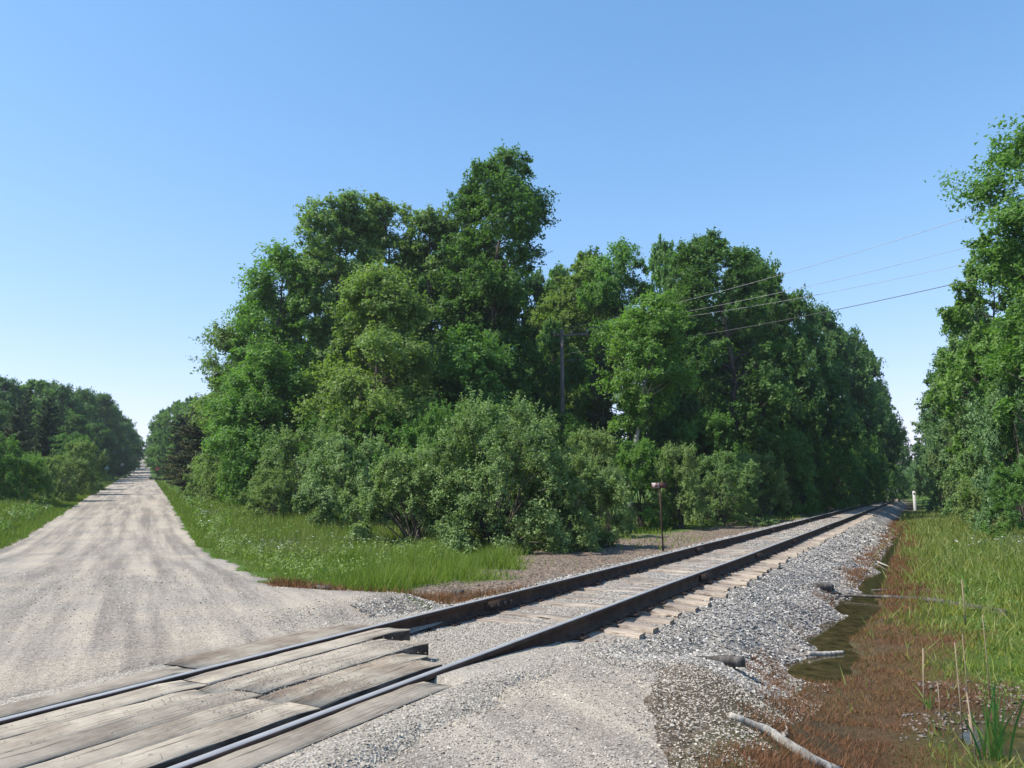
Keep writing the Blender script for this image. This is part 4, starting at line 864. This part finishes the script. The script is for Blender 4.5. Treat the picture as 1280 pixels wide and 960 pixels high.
def wend(px, py, Y): return at(px, py, Y)
for (ax, ay), (bx, by), m_, rd_, lb in [((697, 412), (1330, 232), 'wire', .011, 'highest overhead wire, crossing the open sky above the track'),
    ((712, 413), (1330, 276), 'wire', .010, 'second overhead wire from the top, running into the right hand trees'),
    ((735, 410), (1330, 301), 'wire', .010, 'third overhead wire from the top, faint against the sky'),
    ((704, 442), (1330, 322), 'dwire', .016, 'lowest and darkest overhead cable, crossing above the track')]:
    wire(wend(ax, ay, 47), wend(bx, by, 28.5), .45, rd_, m_, lb)
wire(wend(697, 413, 47), wend(500, 503, 84), .3, .012, 'wire', 'overhead wire running left from the pole into the wood, upper one')
wire(wend(704, 442, 47), wend(503, 520, 84), .3, .014, 'dwire', 'overhead cable running left from the pole into the wood, lower one')

# ---------------------------------------------------------------- signs and posts
def signpost(name, x, y, label, cat, parts, post_h, pw=.03, group=None, lean=(0, 0)):
    e = empty(name, (x, y, float(top(x, y)) - .05), 0, label=label, cat=cat, group=group); e.rotation_euler = (lean[0], lean[1], 0)
    a = Acc(); a.add(*box(0, 0, post_h / 2, pw, pw * .6, post_h)); link('post', a.mesh('post', M['rust']), e); return e
sx, sy = gnd(829, 686, -.33); e = signpost('trackside_sign', sx, sy, 'small rusty two panel sign on a thin iron post left of the track', 'sign', None, 1.86, .04, lean=(0, -.03))
def sign_panel(col_bg, col_mark, name, thr):
    m, nt, b = mat(name); n = tex(nt, 'noise', 9, stretch=(1, 1, .6), detail=2)
    nt.links.new(mix(nt, math_(nt, 'GREATER_THAN', n.outputs[0], thr), col_bg, col_mark), b.inputs['Base Color']); b.inputs['Roughness'].default_value = .6; return m
mw = sign_panel((.30, .27, .265), (.12, .035, .028), 'faded_white_panel', .54); mr = sign_panel((.060, .018, .015), (.13, .06, .045), 'rusted_red_panel', .62)
a = Acc(); a.add(*box(-.11, .02, 1.90, .215, .012, .155, -.35)); link('sign_panel', a.mesh('sign_panel', mw), e)['label'] = 'faded white panel with reddish marks'
a = Acc(); a.add(*box(.11, .02, 1.90, .215, .012, .155, .35)); link('sign_panel', a.mesh('sign_panel', mr), e)['label'] = 'rusted dark red panel'
a = Acc(); a.add(*tube([(-.004, -.02, 1.75), (-.004, -.02, 1.99)], [.018, .018], 6)); link('bracket', a.mesh('bracket', M['rust']), e)
# white concrete post beside the track
wx, wy = gnd(1144, 637, -.5); e = empty('marker_post', (wx, wy, -.6), -A, label='white square marker post beside the track at its far bend', cat='post')
a = Acc(); Hh = 1.85; w = .135
V = [(-w, -w, 0), (w, -w, 0), (w, w, 0), (-w, w, 0), (-w, -w, Hh - .06), (w, -w, Hh - .06), (w, w, Hh - .06), (-w, w, Hh - .06), (-w + .05, -w + .05, Hh), (w - .05, -w + .05, Hh), (w - .05, w - .05, Hh), (-w + .05, w - .05, Hh)]
a.add(V, [(0, 1, 5, 4), (1, 2, 6, 5), (2, 3, 7, 6), (3, 0, 4, 7), (4, 5, 9, 8), (5, 6, 10, 9), (6, 7, 11, 10), (7, 4, 8, 11), (8, 9, 10, 11)]); link('shaft', a.mesh('shaft', M['postpaint']), e)
a = Acc(); a.add(*tube([(0, -w - .015, Hh - .27), (0, -w + .01, Hh - .27)], [.085, .085], 10)); link('dark_disc', a.mesh('dark_disc', M['black']), e)
# far road signs
def far_sign(px, py_top, py_bot, Y, shape, m, label, wpx):
    x, _, zt = at(px, py_top, Y); zb = float(Zs(x, Y)); H = zt - zb; W = wpx / 958 * Y; e = empty('road_sign', (x, Y, zb), 0, label=label, cat='road sign')
    a = Acc(); a.add(*tube([(0, .03, 0), (0, .03, H)], [.04, .04], 6)); link('post', a.mesh('post', M['rust']), e)
    n = {'round': 16, 'oct': 8, 'dia': 4}[shape]; off = {'round': 0, 'oct': math.pi / 8, 'dia': 0}[shape]; R = W / 2; zc = H - R
    ring = [(R * cos(2 * math.pi * q_ / n + off), R * sin(2 * math.pi * q_ / n + off)) for q_ in range(n)]
    V = [(p[0], -.01, zc + p[1]) for p in ring] + [(p[0], .01, zc + p[1]) for p in ring]; me = bpy.data.meshes.new('sign_plate')
    me.from_pydata(V, [], [tuple(range(n)), tuple(range(2 * n - 1, n - 1, -1))] + [(q_, q_ + n, (q_ + 1) % n + n, (q_ + 1) % n) for q_ in range(n)]); me.materials.append(m); link('sign_plate', me, e)
far_sign(134, 582, 600, 112, 'dia', M['signback'], 'blue grey road sign on the left verge just before the crest', 6.5)
far_sign(153, 578.5, 590, 150, 'round', M['white'], 'round white road sign left of the road just over the crest', 4.6)
far_sign(197, 583.5, 592, 128, 'oct', M['signred'], 'dull red road sign on the right verge at the crest', 5)

# ---------------------------------------------------------------- dead wood, stalks, cattails
def log(pts, rads, m, name, label, cat='log', twigs=(), lab_part=None):
    x0, y0, z0 = pts[0]; e = empty(name, (x0, y0, z0), 0, label=label, cat=cat); r = np.random.default_rng(len(pts) * 13 + int(abs(x0) * 100))
    P_ = np.array(pts, float) - np.array(pts[0]); k = 14; f = np.linspace(0, 1, k); f0 = np.linspace(0, 1, len(P_))
    Q = np.stack([np.interp(f, f0, P_[:, c]) for c in range(3)], 1); rr_ = np.interp(f, np.linspace(0, 1, len(rads)), rads); Q += np.cumsum(r.normal(0, .10, Q.shape), 0) * rr_[:, None]
    V, F = tube(Q, rr_, 10); V = V + r.normal(0, .035, V.shape) * rads[0]
    a = Acc(); a.add(V, F); link('trunk', a.mesh('trunk', M[m]), e)
    for tw in twigs:
        T = np.array(tw[0], float) - np.array(pts[0]); kk = 8; ff = np.linspace(0, 1, kk); g0 = np.linspace(0, 1, len(T))
        a = Acc(); a.add(*tube(np.stack([np.interp(ff, g0, T[:, c]) for c in range(3)], 1) + r.normal(0, .012, (kk, 3)), np.linspace(tw[1], .005, kk), 5)); link('branch', a.mesh('branch', M[m]), e)
    return e
def land(px, py, z=-.4):                                 # where the line of sight meets the lie of the land
    for _ in range(30):
        x, y = gnd(px, py, z); z = .6 * z + .4 * float(top(x, y))
    return x, y, z
def on(px, py, z, dz=0): x, y, z = land(px, py, z); return (x, y, z + dz)
def onz(px, py, z):
    x, y, zt = land(px, py, z)
    return (x, y, max(zt, WZ) + .02)
log([onz(912, 898, -.44), onz(960, 918, -.47), onz(1000, 945, -.47), onz(1050, 968, -.46)], [.02, .036, .042, .04], 'drift', 'driftwood_log', 'bleached white driftwood log lying in the red weeds at the bottom', twigs=[([onz(978, 925, -.43), onz(984, 912, -.38)], .012)])
def beam(px, py, L, W, H, rz, m, name, label, cat):
    x, y, z = on(px, py, -.35); r_ = np.random.default_rng(px); n = 7; V = []
    for q_ in range(n):
        f = q_ / (n - 1) - .5; w = W * (1 - 1.2 * abs(f) ** 3) * r_.uniform(.85, 1.1); h = H * (1 - 1.1 * abs(f) ** 2.5) * r_.uniform(.8, 1.15); b = .05 * L * sin(f * 4)
        V += [(f * L, b - w / 2, -.03), (f * L, b - w / 2 * r_.uniform(.7, 1), h * .8), (f * L, b + w * r_.uniform(-.1, .1), h), (f * L, b + w / 2 * r_.uniform(.7, 1), h * .7), (f * L, b + w / 2, -.03)]
    F = [(q_ * 5 + e, q_ * 5 + (e + 1) % 5, q_ * 5 + 5 + (e + 1) % 5, q_ * 5 + 5 + e) for q_ in range(n - 1) for e in range(5)] + [(0, 4, 3, 1), (1, 3, 2, 2), (n * 5 - 5, n * 5 - 4, n * 5 - 2, n * 5 - 1), (n * 5 - 4, n * 5 - 3, n * 5 - 2, n * 5 - 2)]
    a = Acc(); a.add(V, F); tag(link(name, a.mesh(name, M[m]), None, (x, y, z), (0, 0, rz)), label, cat)
beam(899, 828, .46, .12, .07, -.1, 'darkwood', 'wood_chunk', 'dark half buried piece of timber on the ballast slope', 'wood')
beam(1028, 736, .42, .20, .12, .2, 'darkwood', 'wood_block', 'small dark block on the ballast at the edge of the pool', 'wood')
log([onz(1055, 745, -.72), onz(1110, 748, -.66), onz(1160, 752, -.62), onz(1255, 768, -.60)], [.02, .035, .045, .05], 'darkwood', 'fallen_branch', 'dark fallen branch lying across the end of the pool and the bank', 'branch',
    twigs=[([onz(1065, 745, -.70), onz(1030, 742, -.66), onz(1015, 728, -.55)], .018), ([onz(1060, 745, -.70), onz(1040, 748, -.72), onz(1022, 755, -.76)], .014), ([onz(1090, 745, -.62), onz(1150, 738, -.52), onz(1180, 742, -.5)], .022), ([onz(1180, 756, -.55), onz(1230, 764, -.5), onz(1275, 775, -.5)], .02)])
log([onz(1010, 818, -.76), onz(1030, 822, -.74), onz(1055, 824, -.74)], [.03, .035, .02], 'drift', 'driftwood_piece', 'short white piece of driftwood at the near tip of the pool', 'wood')
log([onz(1085, 700, -.72), onz(1098, 705, -.70), onz(1112, 710, -.72)], [.02, .03, .015], 'drift', 'driftwood_stick', 'pale stick lying across the narrow part of the ditch', 'stick')
log([onz(1195, 684, -.58), onz(1215, 680, -.45), onz(1235, 668, -.2)], [.02, .02, .012], 'drift', 'dead_twig', 'pale dead twig on the bank below the right hand shrubs', 'stick', twigs=[([onz(1215, 680, -.45), onz(1240, 682, -.5), onz(1262, 680, -.45)], .014)])
for px, py, w_, lb in [(505, 741, .42, 'flat grey board lying in the red weeds at the corner'), (588, 737, .40, 'flat dark board on the gravel between corner and rail'), (572, 733, .18, 'dark stump like lump of wood at the corner grass'), (402, 741, .3, 'small grey board at the very tip of the corner weeds')]:
    x, y = gnd(px, py, -.2); r_ = np.random.default_rng(px); a = Acc(); V, F = box(0, 0, .03, w_, .12, .05 if w_ > .2 else .14, .3 if px > 450 else -.4, .012, r_); a.add(V, F)
    tag(link('wood_scrap', a.mesh('wood_scrap', M['darkwood'] if px != 505 else M['drift']), None, (x, y, float(top(x, y)))), lb, 'wood', 'scraps of wood at the corner')
def stalk(px, pb, pt, zb, rad_, label, leanx=0):
    x, y = gnd(px, pb, zb); _, _, zt = at(px, pt, y); a = Acc(); P_ = np.array([(0, 0, 0), (leanx * .4, 0, (zt - zb) * .5), (leanx, .01, zt - zb)]); a.add(*tube(P_, [rad_ * .75, rad_ * .62, rad_ * .55], 7))
    tag(link('dead_stalk', a.mesh('dead_stalk', M['stalk']), None, (x, y, zb - .02)), label, 'dead stalk', 'dead reed stalks in the marsh')
stalk(1155, 892, 808, -.78, .011, 'thick grey broken stalk standing at the left edge of the marsh, splintered top', .04)
stalk(1204, 928, 800, -.8, .008, 'straight brown stalk rising just left of the cattail clump', 0)
stalk(1211, 888, 790, -.78, .006, 'thin tall stalk behind the straight brown one')
stalk(1176, 900, 850, -.8, .007, 'short dark stalk between puddle and broken grey stalk')
stalk(1238, 880, 765, -.75, .006, 'very thin tall stalk behind the cattail leaves')
stalk(1207, 780, 722, -.6, .014, 'lone pale stalk on the bank in front of the fallen branch')
stalk(1222, 965, 862, -.8, .010, 'brown stalk with a frayed head beside the cattail clump', -.03)
stalk(1216, 938, 890, -.8, .017, 'short thick grey stub standing in the puddle')
stalk(1256, 962, 930, -.8, .012, 'low broken stub right of the cattail clump')
# cattail clump
cx, cy = gnd(1243, 962, -.8); e = empty('cattail_clump', (cx, cy, -.85), 0, label='clump of fresh green cattail leaves in the lower right corner', cat='cattail')
r = np.random.default_rng(77)
def leaf_blade(a, base, tip, w, tint, kink=None):
    k = 7; f = np.linspace(0, 1, k)[:, None]; base = np.array(base); tip = np.array(tip); d = tip - base; P_ = base + d * f; bow = np.array([d[0], d[1], 0]); P_ += bow * (f ** 2 - f) * .8
    side = np.cross(d, [0, 1, .2]); side /= np.linalg.norm(side) + 1e-9; ww = w * np.array([.7, 1, 1, .9, .7, .45, .05])[:, None] / 2
    V = np.vstack([P_ - side * ww, P_ + side * ww]); F = [(q_, q_ + 1, q_ + 1 + k, q_ + k) for q_ in range(k - 1)]; a.add(V, F, tint)
for q_ in range(26):
    a = Acc(); b0 = r.normal(0, .05, 2); L = r.uniform(.35, .85); le = r.normal(0, .16, 2) * L / .6
    leaf_blade(a, (b0[0], b0[1], 0), (b0[0] + le[0], b0[1] + le[1], L), r.uniform(.012, .020), r.uniform(.2, .75) if q_ % 6 else 1.0); link('leaf', a.mesh('leaf', M['cattail']), e)
cx, cy = gnd(1163, 893, -.78); e = empty('reed_tuft', (cx, cy, -.78), 0, label='small yellow tuft of dry reed at the foot of the broken grey stalk', cat='reed')
for q_ in range(9):
    a = Acc(); L = r.uniform(.12, .3); leaf_blade(a, (0, 0, 0), (r.normal(0, .09), r.normal(0, .09), L), .012, 1.0); link('leaf', a.mesh('leaf', M['cattail']), e)
cx, cy = gnd(1212, 745, -.6); e = empty('reed_tuft', (cx, cy, -.64), 0, label='yellow green tuft of broad blades by the fallen branch', cat='reed')
for q_ in range(12):
    a = Acc(); L = r.uniform(.2, .55); leaf_blade(a, (0, 0, 0), (r.normal(0, .16), r.normal(0, .16), L), .022, r.uniform(.7, 1)); link('leaf', a.mesh('leaf', M['cattail']), e)
# dead reeds left of the track
rx, ry = gnd(943, 650, -.4)
for q_ in range(14):
    a = Acc(); L = r.uniform(.6, 1.5); x = rx + r.uniform(-1.0, 1.0); y = ry + r.uniform(-.6, .6); a.add(*tube([(0, 0, 0), (r.normal(0, .04), 0, L)], [.016, .010], 5))
    tag(link('dead_reed', a.mesh('dead_reed', M['drift']), None, (x, y, float(Zs(x, y)) - .03)), 'pale dead reed standing in the patch left of the track', 'dead reed', 'dead reeds left of the track')

# ---------------------------------------------------------------- the air
hz = Acc(); hz.add(*box(0, 0, 24.9, 5200, 5200, 54.2)); ho = link('haze', hz.mesh('haze', None)) ; ho.data.materials.clear()
hm = bpy.data.materials.new('haze'); hm.use_nodes = True; nt = hm.node_tree; nt.nodes.remove(nt.nodes['Principled BSDF'])
pv = nt.nodes.new('ShaderNodeVolumePrincipled'); pv.inputs['Color'].default_value = (.80, .88, 1, 1); pv.inputs['Density'].default_value = .00032; pv.inputs['Anisotropy'].default_value = .3
nt.links.new(pv.outputs[0], nt.nodes['Material Output'].inputs['Volume']); ho.data.materials.append(hm); tag(ho, kind='stuff')
